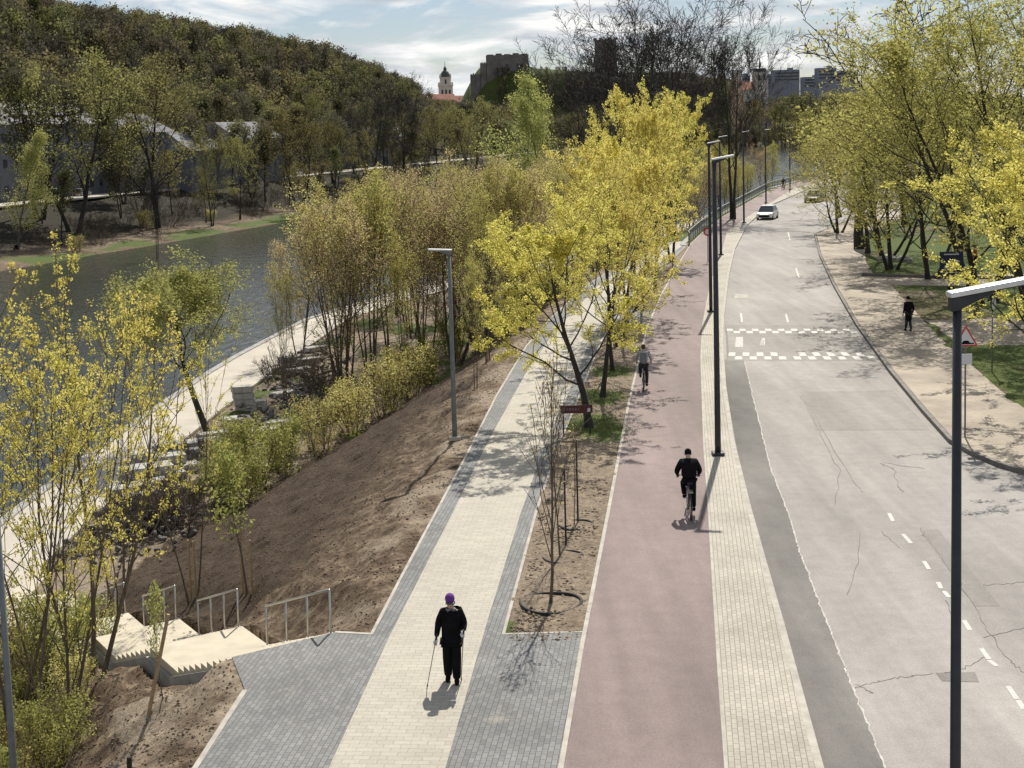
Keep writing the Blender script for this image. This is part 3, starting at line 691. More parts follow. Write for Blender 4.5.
proto('willow', 'willow_tree', L_lim, M_brk, dict(per=6, cl=7, size=.045, sp=.16, t0=.1, droop=.2), seed=70, H=7, lean=(-.3, 0), n=(15, 7, 5), clear=.42, ang=(62, 48, 45), rat=(.48, .5, .45), r0=.16, levels=3, up=(.04, .04, -.02))
proto('bare1', 'bare_tree', None, M_brk, None, seed=81, H=14, n=(13, 7, 6), clear=.28, ang=(48, 42, 40), wig=(.05, .09, .1, .1, .1), rat=(.62, .5, .5), r0=.27, levels=4, segs=(12, 7, 5, 3), up=(.02, .05, .03), rmin=.013)
proto('bare2', 'bare_tree', None, M_brk, None, seed=92, H=14, stems=2, fan=.22, n=(12, 7, 6), clear=.3, ang=(44, 42, 40), wig=(.05, .09, .1, .1, .1), rat=(.54, .5, .5), r0=.22, levels=4, segs=(12, 7, 5, 3), up=(.02, .06, .03), rmin=.013)
proto('gnarl', 'old_tree', L_oli, M_brk, dict(per=1, cl=3, size=.1, sp=.2), seed=103, H=13, n=(9, 6, 5), clear=.5, ang=(72, 50, 48), rat=(.5, .42, .42), r0=.3, levels=3, segs=(12, 8, 6, 3), wig=(.12, .24, .28, .3), up=(.02, .06, .04), rmin=.02)
proto('park1', 'park_tree', L_yg, M_brk, dict(per=3, cl=6, size=.058, sp=.13, t0=.15), seed=114, H=13, stems=3, fan=.42, n=(13, 7, 5), clear=.22, ang=(46, 44, 44), rat=(.5, .5, .45), r0=.2, levels=3, up=(.03, .05, .03))
proto('park2', 'park_tree', L_yg, M_brk, dict(per=3, cl=6, size=.058, sp=.13, t0=.15), seed=125, H=13, n=(14, 7, 5), clear=.22, ang=(60, 46, 44), rat=(.55, .5, .45), r0=.25, levels=3, up=(.03, .04, .02))
proto('mid1', 'spring_tree', L_mid, M_brk, dict(per=2, cl=6, size=.075, sp=.2), seed=136, H=12, n=(14, 6, 4), clear=.18, ang=(46, 44, 44), rat=(.42, .48, .45), r0=.18, levels=3, segs=(8, 4, 3, 2), up=(.02, .08, .05), rmin=.012)
proto('mid2', 'spring_tree', L_mid, M_brk, dict(per=2, cl=5, size=.07, sp=.2), seed=147, H=12, stems=2, fan=.2, n=(14, 6, 4), clear=.18, ang=(42, 44, 44), rat=(.38, .48, .45), r0=.17, levels=3, segs=(8, 4, 3, 2), up=(.02, .08, .05), rmin=.012)
proto('birch', 'birch_tree', L_lim, M_brg, dict(per=12, cl=7, size=.08, sp=.32, droop=.6), seed=158, H=13, n=(18, 6, 4), clear=.12, ang=(42, 50, 44), rat=(.27, .5, .45), r0=.14, levels=2, up=(.0, -.02, -.08))
proto('bush1', 'green_bush', L_grn, M_bro, dict(per=3, cl=4, size=.038, sp=.12, t0=.1), seed=169, H=2.6, stems=8, fan=.3, n=(8, 5, 3), clear=.12, ang=(34, 40, 40), rat=(.35, .4, .4), r0=.02, levels=2, up=(.05, .15, .08), rmin=.005)
proto('bush2', 'olive_bush', L_oli, M_bro, dict(per=2, cl=4, size=.036, sp=.12, t0=.1), seed=170, H=2.8, stems=9, fan=.28, n=(8, 5, 3), clear=.12, ang=(34, 40, 40), rat=(.35, .4, .4), r0=.02, levels=2, up=(.05, .15, .08), rmin=.005)
proto('twigs', 'young_tree', L_brn, M_bro, dict(per=1, cl=2, size=.035, sp=.06), seed=181, H=4.6, n=(16, 4, 3), clear=.22, ang=(20, 28, 30), rat=(.42, .35, .4), r0=.04, levels=2, up=(.03, .2, .1), rmin=.005)
proto('sapling', 'young_tree', L_grn, M_bro, dict(per=3, cl=4, size=.06, sp=.12), seed=192, H=4.2, n=(12, 4, 3), clear=.35, ang=(30, 36, 30), rat=(.28, .35, .4), r0=.035, levels=2, up=(.03, .12, .08), rmin=.006)
proto('scrub', 'bare_shrub', None, M_bro, None, seed=203, H=2.2, stems=10, fan=.6, n=(7, 5, 3), clear=.1, ang=(40, 40, 40), rat=(.4, .45, .4), r0=.02, levels=2, up=(.02, .08, .05), rmin=.007)
# far kinds
for i, (lm, st, cl_, sz) in enumerate(((L_hil, 1, 5, .34), (L_hib, 2, 4, .24), (L_hil, 2, 4, .3), (L_hib, 1, 4, .26))):
    proto('far%d' % i, 'hillside_tree', lm, M_brk, dict(per=3, cl=cl_, size=sz, sp=.55), seed=300+i*7, H=15, stems=st, fan=.16, n=(13, 5, 3), clear=.3, ang=(44, 44, 44), rat=(.36, .48, .45), r0=.22, levels=2, segs=(7, 4, 3, 3), up=(.02, .1, .05), rmin=.03)
# ---- planting: row between footpath and cycle lane
def groundz(px, py, z=.12): p = cast(px, py, z); return (p[0], p[1], z-.02)
tree('fork', 0, 0, ytop=168, w=1.12, rz=0, xyz=groundz(591, 428), label='forked maple with yellow blossom beside the dark red board, nearest of its row', group='maples between footpath and cycle lane')
tree('maple1', 0, 0, ytop=158, w=.9, rz=2.6, xyz=groundz(602, 397), label='yellow blossoming maple with a straight dark trunk just behind the forked one', group='maples between footpath and cycle lane')
for i, (x, y, t, l) in enumerate(((613,371,165,'slim yellow maple third in the row beside the cycle lane'), (618,346,138,'yellow maple fourth in the row, behind the rider in the grey top'), (628,326,95,'tall yellow maple at the paved crossing between path and cycle lane'), (640,310,85,'yellow maple beyond the paved crossing, leaning towards the cycle lane'), (655,290,78,'tall yellow maple far along the cycle lane'), (672,262,90,'farthest yellow maple of the row beside the cycle lane'))):
    tree('maple2' if i % 2 else 'maple1', 0, 0, ytop=t, w=.78 if i < 2 else .6, xyz=groundz(x, y), label=l, group='maples between footpath and cycle lane')
# saplings with watering rings
def ring(x, y, r, label, dz=.0):
    m = MB().torus((0, 0, dz), r, .035, n=40, jit=.05); o = m.build('watering_ring', M_rub, smooth=True, loc=(x, y, .12)); tag(o, label, 'watering ring', 'black rings round the young trees')
a = groundz(549, 603); tree('twigs', 0, 0, ytop=350, w=1.0, xyz=a, label='bare reddish young tree in the nearest black ring, at the strip end', cat='young tree'); ring(a[0], a[1], .68, 'black plastic ring on the soil, nearest the grey crossing paving')
a = groundz(561, 556); tree('twigs', 0, 0, ytop=385, w=.8, xyz=a, label='thin bare young tree in the second black ring', cat='young tree'); ring(a[0], a[1], .5, 'half buried black ring round the second young tree', -.03)
a = groundz(574, 524); tree('twigs', 0, 0, ytop=420, w=.7, xyz=a, label='short brown young tree in the third ring before the maples', cat='young tree'); ring(a[0], a[1], .45, 'small black ring round the third young tree', -.03)
def stake(px, py, ytop, label, lean=0, r=.035, mat=None, xyz=None):
    x, y, z = xyz or ground(px, py); h = height_to(x, y, z, ytop)
    o = MB().tube([(0, 0, -.2), (lean*h, 0, h)], [r, r*.9], 8).build('wooden_stake', mat or M_wood, loc=(x, y, z)); return tag(o, label, 'stake')
stake(0, 0, 470, 'dark thin stake beside the second ringed young tree', xyz=groundz(566, 545), mat=M_brk, r=.025)
stake(0, 0, 440, 'dark thin stake beside the third ringed young tree', xyz=groundz(578, 521), mat=M_brk, r=.025)
stake(191, 598, 540, 'left wooden stake of the pair holding the dark tree above the stairs')
stake(196, 597, 541, 'right wooden stake of the pair holding the dark tree above the stairs')
stake(243, 590, 528, 'thin stake at the green sapling on the net covered slope, left one')
stake(252, 588, 540, 'thin stake at the green sapling on the net covered slope, right one')
stake(148, 712, 615, 'leaning wooden stake crossing the sapling in front of the stairs', lean=.27, r=.04)
stake(404, 392, 352, 'short wooden stake on the upper bank edge behind the path lamp'); stake(488, 362, 340, 'short stake on the bank beside a thin trunk')
stake(130, 775, 757, 'short dark peg sticking out of the soil at the bottom edge', r=.05, mat=M_brk)
tree('sapling', 0, 0, ytop=575, w=.6, xyz=ground(163, 697), label='thin nearly leafless sapling crossed by a leaning stake', cat='young tree')
tree('sparse2', 0, 0, ytop=330, w=.7, xyz=ground(193, 598), label='slender tree with yellow tips staked on the slope above the stairs')
tree('sapling', 0, 0, ytop=440, w=1.1, xyz=ground(247, 590), label='fresh green sapling between two stakes on the slope', cat='young tree')
for x, y, t, l in ((404,392,230,'thin tall sapling at the bank edge behind the path lamp'), (444,322,200,'thin tall tree on the bank edge left of a pale path bend'), (488,362,180,'thin tall tree close to the footpath edge'), (476,388,250,'slim dark sapling at the slope edge right of the path lamp')):
    tree('thin2', 0, 0, ytop=t, w=.55, xyz=ground(x, y), label=l)
# left foreground
for x, Y, t, k, w, l in ((88,33,238,'sparse1',.95,'large many stemmed maple with yellow blossom tips in front of the stairs, left'),
    (28,27.5,325,'sparse2',.9,'slender twin stemmed maple with small yellow tufts at the lower left'),
    (64,29.5,300,'sparse1',.7,'thin stemmed yellow tipped maple between the two foreground maples'),
    (2,31,300,'sparse2',.9,'yellow tipped maple cut by the left edge of the photo'),
    (-25,34,230,'sparse1',.9,'tall yellow tipped maple mostly beyond the left edge'),
    (118,42,300,'sparse2',.8,'yellow tipped maple rising behind the stairs near the promenade')):
    tree(k, x, Y, ytop=t, w=w, label=l)
for x, Y, h, k in ((10,26,1.7,'bush2'),(52,27,1.6,'bush1'),(-20,25,2,'bush1'),(75,31,1.5,'bush2'),(20,30,1.8,'bush1'),(-10,29,2.2,'bush2'),(58,35,2.2,'bush1'),(30,36,2.4,'bush2'),(5,34,2.2,'bush1'),(85,38,1.8,'bush1')):
    tree(k, x, Y, h=h, w=1.1, label='leafy bush low on the bank at the bottom left corner', cat='bush', group='bushes at the bottom left')
# lower bank, middle distance
tree('willow', 213, 70, ytop=250, w=1.25, rz=0, label='lime green leaning willow between the stone blocks and the promenade', cat='willow')
tree('tan1', 345, 82, ytop=195, w=1.0, label='tan brown alder with many stems at the slope foot, in front of the river')
tree('tan1', 300, 95, ytop=215, w=.8, label='smaller tan alder beside the promenade left of the large one')
tree('thin1', 285, 78, ytop=260, w=.5, label='two thin dark stems rising by the stone heap at the promenade')
tree('thin1', 368, 86, ytop=170, w=.9, label='olive budding tree behind the bushes on the lower bank, left of the path lamp')
for i in range(30):
    rr = random.Random(900+i); Y = rr.uniform(50, 86); f = float(foot(Y)); x = f-rr.uniform(-.6, 1.7); px = proj((x, Y, ZQ))[0]
    if px < 225 or rr.random() < .5: continue
    tree('bush2' if i % 3 else 'bush1', 0, 0, h=rr.uniform(.8, 2.4), w=rr.uniform(.7, 1.1), xyz=(x+rr.uniform(-2.5, .3), Y, hz(x, Y)), label='yellow green bush in the thicket along the foot of the soil slope', cat='bush', group='bushes along the slope foot')
for i, (px, Y, hh) in enumerate(((232,57,2.8),(250,60,3.4),(283,63,2.6),(318,66,3.0),(352,70,3.2),(385,74,3.6),(412,80,3.4))):
    tree('bush1' if i < 3 else 'bush2', px, Y, h=hh, w=1.15, label='yellow green bush in the thicket along the foot of the soil slope', cat='bush', group='bushes along the slope foot')
rr = random.Random(77)
for i in range(95):                       # dense young wood on the bank
    Y = 80+ (i/95)**1.3*150; f = float(foot(Y)); b = float(bank_top(Y)); q = float(qin(Y))
    lo = q+.5; hi = b-1.2; x = lo+(hi-lo)*rr.random()**.8
    if proj((x, Y, -3))[0] < 335: x = lo+(hi-lo)*rr.uniform(.4, 1)
    z = hz(x, Y); px = proj((x, Y, z))[0]
    yt = np.interp(px, [300, 360, 420, 480, 540, 600, 700], [215, 165, 150, 150, 160, 150, 150])+rr.uniform(-12, 30)
    h = min(max(height_to(x, Y, z, yt), 5), 13)
    k = rr.choice(['thin1', 'thin2', 'thin2', 'tan1', 'thin2', 'thin1'])
    tree(k, 0, 0, h=h, w=rr.uniform(.8, 1.15), xyz=(x, Y, z), label=KL[k]+' slim tree in the dense young wood on the river bank', group='young wood on the river bank')
for i in range(16):
    Y = rr.uniform(84, 118); x = float(foot(Y))+rr.uniform(-2.5, 1.5)
    tree('bush1', 0, 0, h=rr.uniform(1.8, 3), w=1.1, xyz=(x, Y, hz(x, Y)), label='green bush between the trunks of the bank wood', cat='bush', group='bushes in the bank wood')
# big trees behind the middle
tree('bare1', 672, 165, ytop=-35, w=1.1, label='huge bare tree with fine twigs against the sky, right of the square tower')
tree('bare2', 640, 190, ytop=-25, w=1.1, label='tall bare double trunked tree in front of the square tower')
tree('bare1', 606, 215, ytop=5, w=1.25, rz=1, label='broad bare tree with spreading limbs before the castle hill')
tree('bare2', 733, 150, ytop=-5, w=.8, rz=2, label='bare tree with thick black trunk standing by the riverside railing')
tree('gnarl', 862, 112, ytop=-12, w=1.0, rz=.6, label='old gnarled dark tree with crooked limbs rising above the park crowns')
tree('birch', 538, 230, ytop=68, w=.9, rz=3.5, label='tall pale green birch in front of the castle ruin')
tree('birch', 556, 215, ytop=92, w=.8, rz=4.5, label='lower pale green birch beside the tall one')
tree('birch', 18, 205, ytop=128, w=.9, label='light green birch on the far bank at the left edge')
# right side park
for x, Y, t, k, w, l in ((868,108,95,'park2',1.1,'round yellow green park tree overhanging the road, behind the parked cars'),
    (892,96,70,'park1',1.0,'many stemmed yellow green park tree left of the blue sign'),
    (930,90,60,'park1',1.0,'many stemmed yellow green park tree just behind the blue sign'),
    (985,78,-30,'park1',1.25,'very tall park tree with long rising limbs at the upper right'),
    (1040,72,-40,'park1',1.2,'very tall park tree reaching past the upper right corner'),
    (960,110,-25,'park2',1.0,'tall yellow green tree behind the park lawn'),
    (840,150,85,'park2',1.0,'yellow green tree over the far road bend'),
    (1010,120,-20,'park2',1.1,'tall tree deep in the park at the right'),
    (905,135,40,'park2',1.1,'tall yellow green tree behind the old gnarled tree')):
    tree(k, x, Y, ytop=t, w=w, label=l)
for x, Y, t, l in ((885,102,110,'low spreading yellow green tree over the pavement near the boulders'), (838,128,120,'yellow green tree hanging over the road by the dark car')):
    tree('park1', x, Y, ytop=t, w=1.25, label=l)
tree('maple1', 1062, 47, ytop=105, w=1.15, label='bright yellow blossoming maple at the right edge, above the lawn')
tree('maple2', 1045, 58, ytop=120, w=1.0, label='yellow blossoming maple at the right edge, behind the nearest one')
for i in range(14):
    x = rr.uniform(800, 1060); Y = rr.uniform(170, 300); tree(rr.choice(['mid1', 'mid2', 'park2']), x, Y, h=rr.uniform(10, 15), label='tree in the far rows of the park beyond the lawn', group='far park trees')
# beyond: trees in front of the castle hill and on the far bank
for i in range(190):
    s = -10+i*4.2+rr.uniform(-8, 8); d = rr.choice([13, 18, 46, 50, 54, 60])+rr.uniform(-3, 5); p = OB+EB*s+NB*d
    if 33 < d < 44: d = 50
    p = OB+EB*s+NB*d
    k = rr.choice(['far0', 'mid2', 'bare1', 'far1', 'mid2', 'far3', 'bare2', 'mid1', 'far1']); q = proj((p[0], p[1], 0))
    if q[0] > 620 or q[0] < -60: continue
    tree(k, 0, 0, h=rr.uniform(9, 14) if d < 30 else rr.uniform(15, 23), w=rr.uniform(.65, .95), xyz=(p[0], p[1], hz(*p)), label=KL[k]+' tree on the far river bank below the wooded hill', group='trees on the far bank')
for x, Y, t, k, w, l in ((160,243,52,'mid2',1.2,'large golden brown tree on the far bank above the road'),
    (212,250,125,'mid2',.6,'small bare brown tree on the far bank slope'),
    (75,225,48,'mid2',1.2,'golden crowned tree on the far bank towards the left'),
    (300,287,108,'mid2',1.2,'rounded golden tree on the far bank near the bend'),
    (240,266,135,'mid1',.8,'small greenish tree beside the far bank road'),
    (158,194,160,'bare2',.4,'single dark trunk at the water edge of the far bank'),
    (40,232,60,'far1',1.2,'dark bare tree left on the far bank'),
    (375,335,62,'bare1',1.0,'dark bare tree at the end of the wooded ridge'),
    (404,348,68,'bare2',.75,'dark bare tree group right of the wooded ridge'),
    (436,368,104,'mid1',.9,'pale olive tree below the white church tower'),
    (474,398,96,'mid2',1.0,'brown tree below the castle ruin')):
    tree(k, x, Y, ytop=t, w=w, label=l)
for i in range(50):
    px = rr.uniform(345, 800); Y = rr.uniform(260, 560); x = (px-512)/F*Y
    p = np.array([x, Y]); d = (p-OB)@NB
    if d < 14: 
        x = OB[0]+(Y-OB[1])*.286-rr.uniform(18, 60); 
    k = rr.choice(['far0', 'far1', 'far2', 'far3', 'mid2', 'bare2'])
    tree(k, 0, 0, h=min(rr.uniform(13, 19), height_to(x, Y, hz(x, Y), 100 if px < 480 else 78)), w=1.0, xyz=(x, Y, hz(x, Y)), label=KL[k]+' tree of the belt in front of the castle hill', group='tree belt below the castle hill')
for i in range(70):
    s = -5+i*5+rr.uniform(-4, 4); d = rr.uniform(5, 26); p = OB+EB*s+NB*d
    tree('bush2' if i % 6 == 0 else 'scrub', 0, 0, h=rr.uniform(2, 4.5), w=1.4, xyz=(p[0], p[1], hz(*p)), label='brown undergrowth shrub on the far bank slope', cat='shrub', group='undergrowth on the far bank')
# hillside
n_h = 0
for i in range(2000):
    s = rr.uniform(-70, 520); d = 62+rr.random()**1.4*170; p = OB+EB*s+NB*d
    px, py = proj((p[0], p[1], hz(*p)))
    if px < -60 or px > 425: continue
    k = 'far%d' % rr.choice([0, 1, 2, 3])
    tree(k, 0, 0, h=min(rr.uniform(14, 22), max(5, height_to(p[0], p[1], hz(*p), np.interp(px, [0, 80, 200, 330, 400, 440], [-14, 3, 20, 43, 76, 98])))), w=rr.uniform(.8, 1.1), xyz=(p[0], p[1], hz(*p)), label=KL[k]+' tree on the wooded hillside across the river', group='trees on the wooded hillside'); n_h += 1
    if n_h >= 150: break
def wood():
    V = []; Fc = []; C = []; b = 0; r_ = np.random.default_rng(8)
    lib = []
    for i in range(5):
        ch, tips = grow(seed=500+i, H=14, n=(9, 3), clear=.28, ang=(45, 45, 45), rat=(.36, .45, .4), r0=.3, levels=1 if i else 2, segs=(5, 3, 2, 2), rmin=.07, up=(.02, .12, .1))
        tv, tf = tubes(ch, (4, 3, 3, 3)); lv, lf = leaves(tips, 600+i, per=9, cl=3 if i else 2, size=.36, sp=.75); lib.append((tv, tf, lv, lf))
    def put(p, z, sc):
        nonlocal b
        tv, tf, lv, lf = lib[r_.integers(5)]; a = r_.uniform(0, 6.28); R = np.array([[math.cos(a), -math.sin(a), 0], [math.sin(a), math.cos(a), 0], [0, 0, 1]])*sc
        o = np.array([p[0], p[1], z]); base = np.array([[.16,.135,.09],[.19,.175,.085],[.14,.14,.07],[.25,.215,.10],[.13,.12,.08],[.23,.23,.09],[.10,.09,.065]])[r_.integers(7)]*r_.uniform(.75, 1.2)
        V.append(tv@R.T+o); Fc.append(tf+b); b += len(tv); C.append(np.tile([.10, .085, .068], (len(tv), 1)))
        V.append(lv@R.T+o); Fc.append(lf+b); b += len(lv); C.append(base*r_.uniform(.75, 1.25, (len(lv)//4, 1)).repeat(4, 0))
    n = 0
    for i in range(9000):
        s = r_.uniform(-120, 1050); d = r_.uniform(70, 330); p = OB+EB*s+NB*d
        if n > 1900: break
        q = proj((p[0], p[1], hz(*p)))
        if q[0] < -80 or q[0] > 560: continue
        if q[0] > 455 and p[1] > 700: continue
        sc = r_.uniform(.95, 1.5)
        sky = np.interp(q[0], [0, 80, 200, 330, 400, 440], [-14, 3, 20, 43, 76, 98])+r_.uniform(-6, 6); sc = min(sc, height_to(p[0], p[1], hz(*p), sky)/16)
        if sc < .45: continue
        if 422 < q[0] < 482:
            sc = min(sc, (height_to(p[0], p[1], hz(*p), 99))/16)
            if sc < .5: continue
        put(p, hz(*p), sc); n += 1
    for i in range(900):                   # castle hill and the land behind the bend
        a = r_.uniform(0, 6.28); rad = r_.uniform(56, 118); p = np.array([75+1.9*rad*math.cos(a), 972-abs(rad*math.sin(a))/1.1])
        if castle_r(p[0], p[1]) < 54: continue
        q = proj((p[0], p[1], hz(*p)))[0]
        if q < 488: continue
        put(p, hz(*p), min(r_.uniform(.6, .95), max(.3, height_to(p[0], p[1], hz(*p), 66)/16)))
    for i in range(500):
        Y = r_.uniform(620, 900); X = OB[0]+(Y-OB[1])*.286-r_.uniform(8, 60)
        put((X, Y), hz(X, Y), r_.uniform(.8, 1.1))
    for i in range(500):
        Y = r_.uniform(780, 1150); X = r_.uniform(.12, .42)*Y
        if Y < 900 and X < 180: continue
        zz = max(hz(X, Y), -.5); put((X, Y), zz, min(r_.uniform(1.2, 1.9), height_to(X, Y, zz, r_.uniform(88, 102))/16))
    me = nmesh('woodland', np.concatenate(V), np.concatenate(Fc)); ca = me.color_attributes.new('tint', 'FLOAT_COLOR', 'POINT')
    cc = np.concatenate(C); ca.data.foreach_set('color', np.concatenate([cc, np.ones((len(cc), 1))], 1).astype(np.float32).ravel())
    t = NT('woodland'); at = t.n('VertexColor', layer_name='tint'); df = t.n('BsdfDiffuse'); tr = t.n('BsdfTranslucent'); ms = t.n('MixShader'); ms.inputs[0].default_value = .35
    t.L.new(at.outputs[0], df.inputs[0]); t.L.new(at.outputs[0], tr.inputs[0]); t.L.new(df.outputs[0], ms.inputs[1]); t.L.new(tr.outputs[0], ms.inputs[2]); t.L.new(ms.outputs[0], t.N['Material Output'].inputs[0])
    tag(link('woodland', me, t.m), 'mass of brown and olive woodland on the far hills', 'woodland', kind='stuff')
wood()
# ------------------------------------------------------------------ street lamps
def lamp(xyz, ytop, armdir, label, arm=.62, r=.075, mat=None, group='lamps between cycle lane and road', base=True, lum=None, tilt=.16):
    x, y, z = xyz; h = height_to(x, y, z, ytop); root = empty('street_lamp', (x, y, z), armdir, label, 'lamp', group); mat = mat or M_pole
    MB().tube([(0, 0, -.3), (0, 0, 1.2), (0, 0, h-.12)], [r*1.05, r, r*.72], 14).build('pole', mat, root, True)
    if base: MB().box((0, 0, .06), (.19, .19, .07)).build('base', M_quay if mat is M_polel else mat, root, bevel=.02)
    MB().box((0, 0, .5), (r*.5, r*1.12, .16)).build('service_door', mat, root)
    c, s = math.cos(tilt), math.sin(tilt); R = Matrix.Rotation(-tilt, 3, 'Y')
    b = MB(); sec = [(-.075, h-.2, .085, .07), (.0, h-.12, .085, .06), (.18, h-.07, .05, .055), (.36, h-.005, .02, .045)]
    vs = []
    for X, Z, th, wd in sec:
        zt = h-.035+X*math.tan(tilt); vs += [(X, -wd, zt), (X, wd, zt), (X, wd, zt-th*1.6), (X, -wd, zt-th*1.6)]
    fs = [(0, 1, 2, 3), (12, 15, 14, 13)]+[(i*4+k, i*4+4+k, i*4+4+(k+1) % 4, i*4+(k+1) % 4) for i in range(3) for k in range(4)]
    b.add(vs, fs).build('bracket', mat, root, bevel=.008)
    L = arm+.1
    q = Vector((L/2-.1, 0, h+(L/2-.1)*math.tan(tilt)))
    MB().box(q, (L/2, .085, .03), rot=R).build('luminaire', M_lum, root, bevel=.02)
    q2 = Vector((L*.62, 0, h-.034+L*.62*math.tan(tilt))); MB().box(q2, (L*.25, .065, .006), rot=R).build('lens', M_glass, root)
    return root
def colxyz(px, py, Y, z):                    # point of a column seen at pixel (px,py), standing at distance Y, z its foot
    x = (px-512)/F*Y
    for _ in range(20):
        zz = CAMH+5
        lo, hi = -40, 40
        for _ in range(30):
            m = (lo+hi)/2
            if proj((x, Y, m))[1] > py: lo = m
            else: hi = m
        x += (px-proj((x, Y, lo))[0])*Y/F
    return (x, Y, z)
lamp(colxyz(956.5, 500, 14, .1), 293, 0, 'grey street lamp with flat head pale from sky reflection, nearest of the row, at the right foreground', arm=.95, r=.062)
for (x, y, t), l in zip(((718,455,159),(711,312,143),(721,255,137),(744,223,132),(766,203,130),(790,190,128)), ('tall dark street lamp on the paved strip beside the nearer cyclist', 'street lamp second along the paved strip, past the speed table', 'thin street lamp just where the riverside railing begins', 'street lamp left of the oncoming white car', 'street lamp on the bend behind the white car', 'farthest street lamp, near the distant rider on the bend')):
    lamp(groundz(x, y, .12), t, 0, l, r=.095)
lamp(ground(455, 440), 250, math.pi, 'grey lamp post with small flat head standing at the bank edge of the footpath', arm=.7, r=.085, mat=M_polel, group='lamps along the footpath', tilt=.05)
xx = colxyz(12, 745, 24, 0); lamp((xx[0], 24, hz(xx[0], 24)), 440, math.pi, 'leaning looking grey lamp post cut by the bottom left corner', arm=.7, r=.065, mat=M_polel, group='lamps along the footpath', tilt=.05)
# ------------------------------------------------------------------ riverside railing
def railing():
    line = [(x-.25, y) for x, y in cyc_l if 120 < y < 301]; line = [(15.2, 119)]+line; P = np.array(line)
    sg = np.hypot(*np.diff(P, axis=0).T); S_ = np.concatenate([[0], np.cumsum(sg)]); n = int(S_[-1]/2.2); t = np.linspace(0, S_[-1], n+1)
    Q = [Vector((np.interp(a, S_, P[:, 0]), np.interp(a, S_, P[:, 1]), ZL)) for a in t]; o0 = Q[0]
    r = empty('railing', o0, label='long grey railing on the quay edge beside the far cycle lane', cat='railing')
    for q in Q[:95]: MB().box(q-o0+Vector((0, 0, .55)), (.03, .03, .55)).build('post', M_polel, r)
    for zz in (.25, .6, 1.1): MB().tube([q-o0+Vector((0, 0, zz)) for q in Q], .03 if zz > 1 else .018, 5).build('rail', M_steel, r)
    m = MB()
    for i in range(len(Q)-1):
        for k in range(10):
            p = Q[i].lerp(Q[i+1], k/10)-o0; m.tube([p+Vector((0, 0, .25)), p+Vector((0, 0, 1.1))], .008, 3, False)
    m.build('bars', M_polel, r); tag(r.children[-1] if r.children else r)
    MB()
    m = ribbon('quay_coping', [(x-.5, y) for x, y in line], .5, -1.2, ZL+.05, M_wallc); tag(m, 'dark stone coping under the riverside railing', 'coping')
railing()
# ------------------------------------------------------------------ people
TMPS = bpy.data.scenes.new('workbench')
def skinmesh(name, verts, edges, rad, mat, parent, sub=2, loc=None):
    me = bpy.data.meshes.new('tmp'); me.from_pydata(verts, edges, []); o = bpy.data.objects.new('tmp', me); TMPS.collection.objects.link(o)
    sk = o.modifiers.new('s', 'SKIN'); sk.use_smooth_shade = True
    for i, r in enumerate(rad):
        d = me.skin_vertices[0].data[i]; d.radius = (r, r) if not hasattr(r, '__len__') else r; d.use_root = (i == 0)
    ss = o.modifiers.new('u', 'SUBSURF'); ss.levels = sub; ss.render_levels = sub
    TMPS.view_layers[0].update(); dg = TMPS.view_layers[0].depsgraph; m = bpy.data.meshes.new_from_object(o.evaluated_get(dg)); m.name = name
    bpy.data.objects.remove(o); m.polygons.foreach_set('use_smooth', [True]*len(m.polygons)); m.materials.clear()
    return link(name, m, mat, parent)
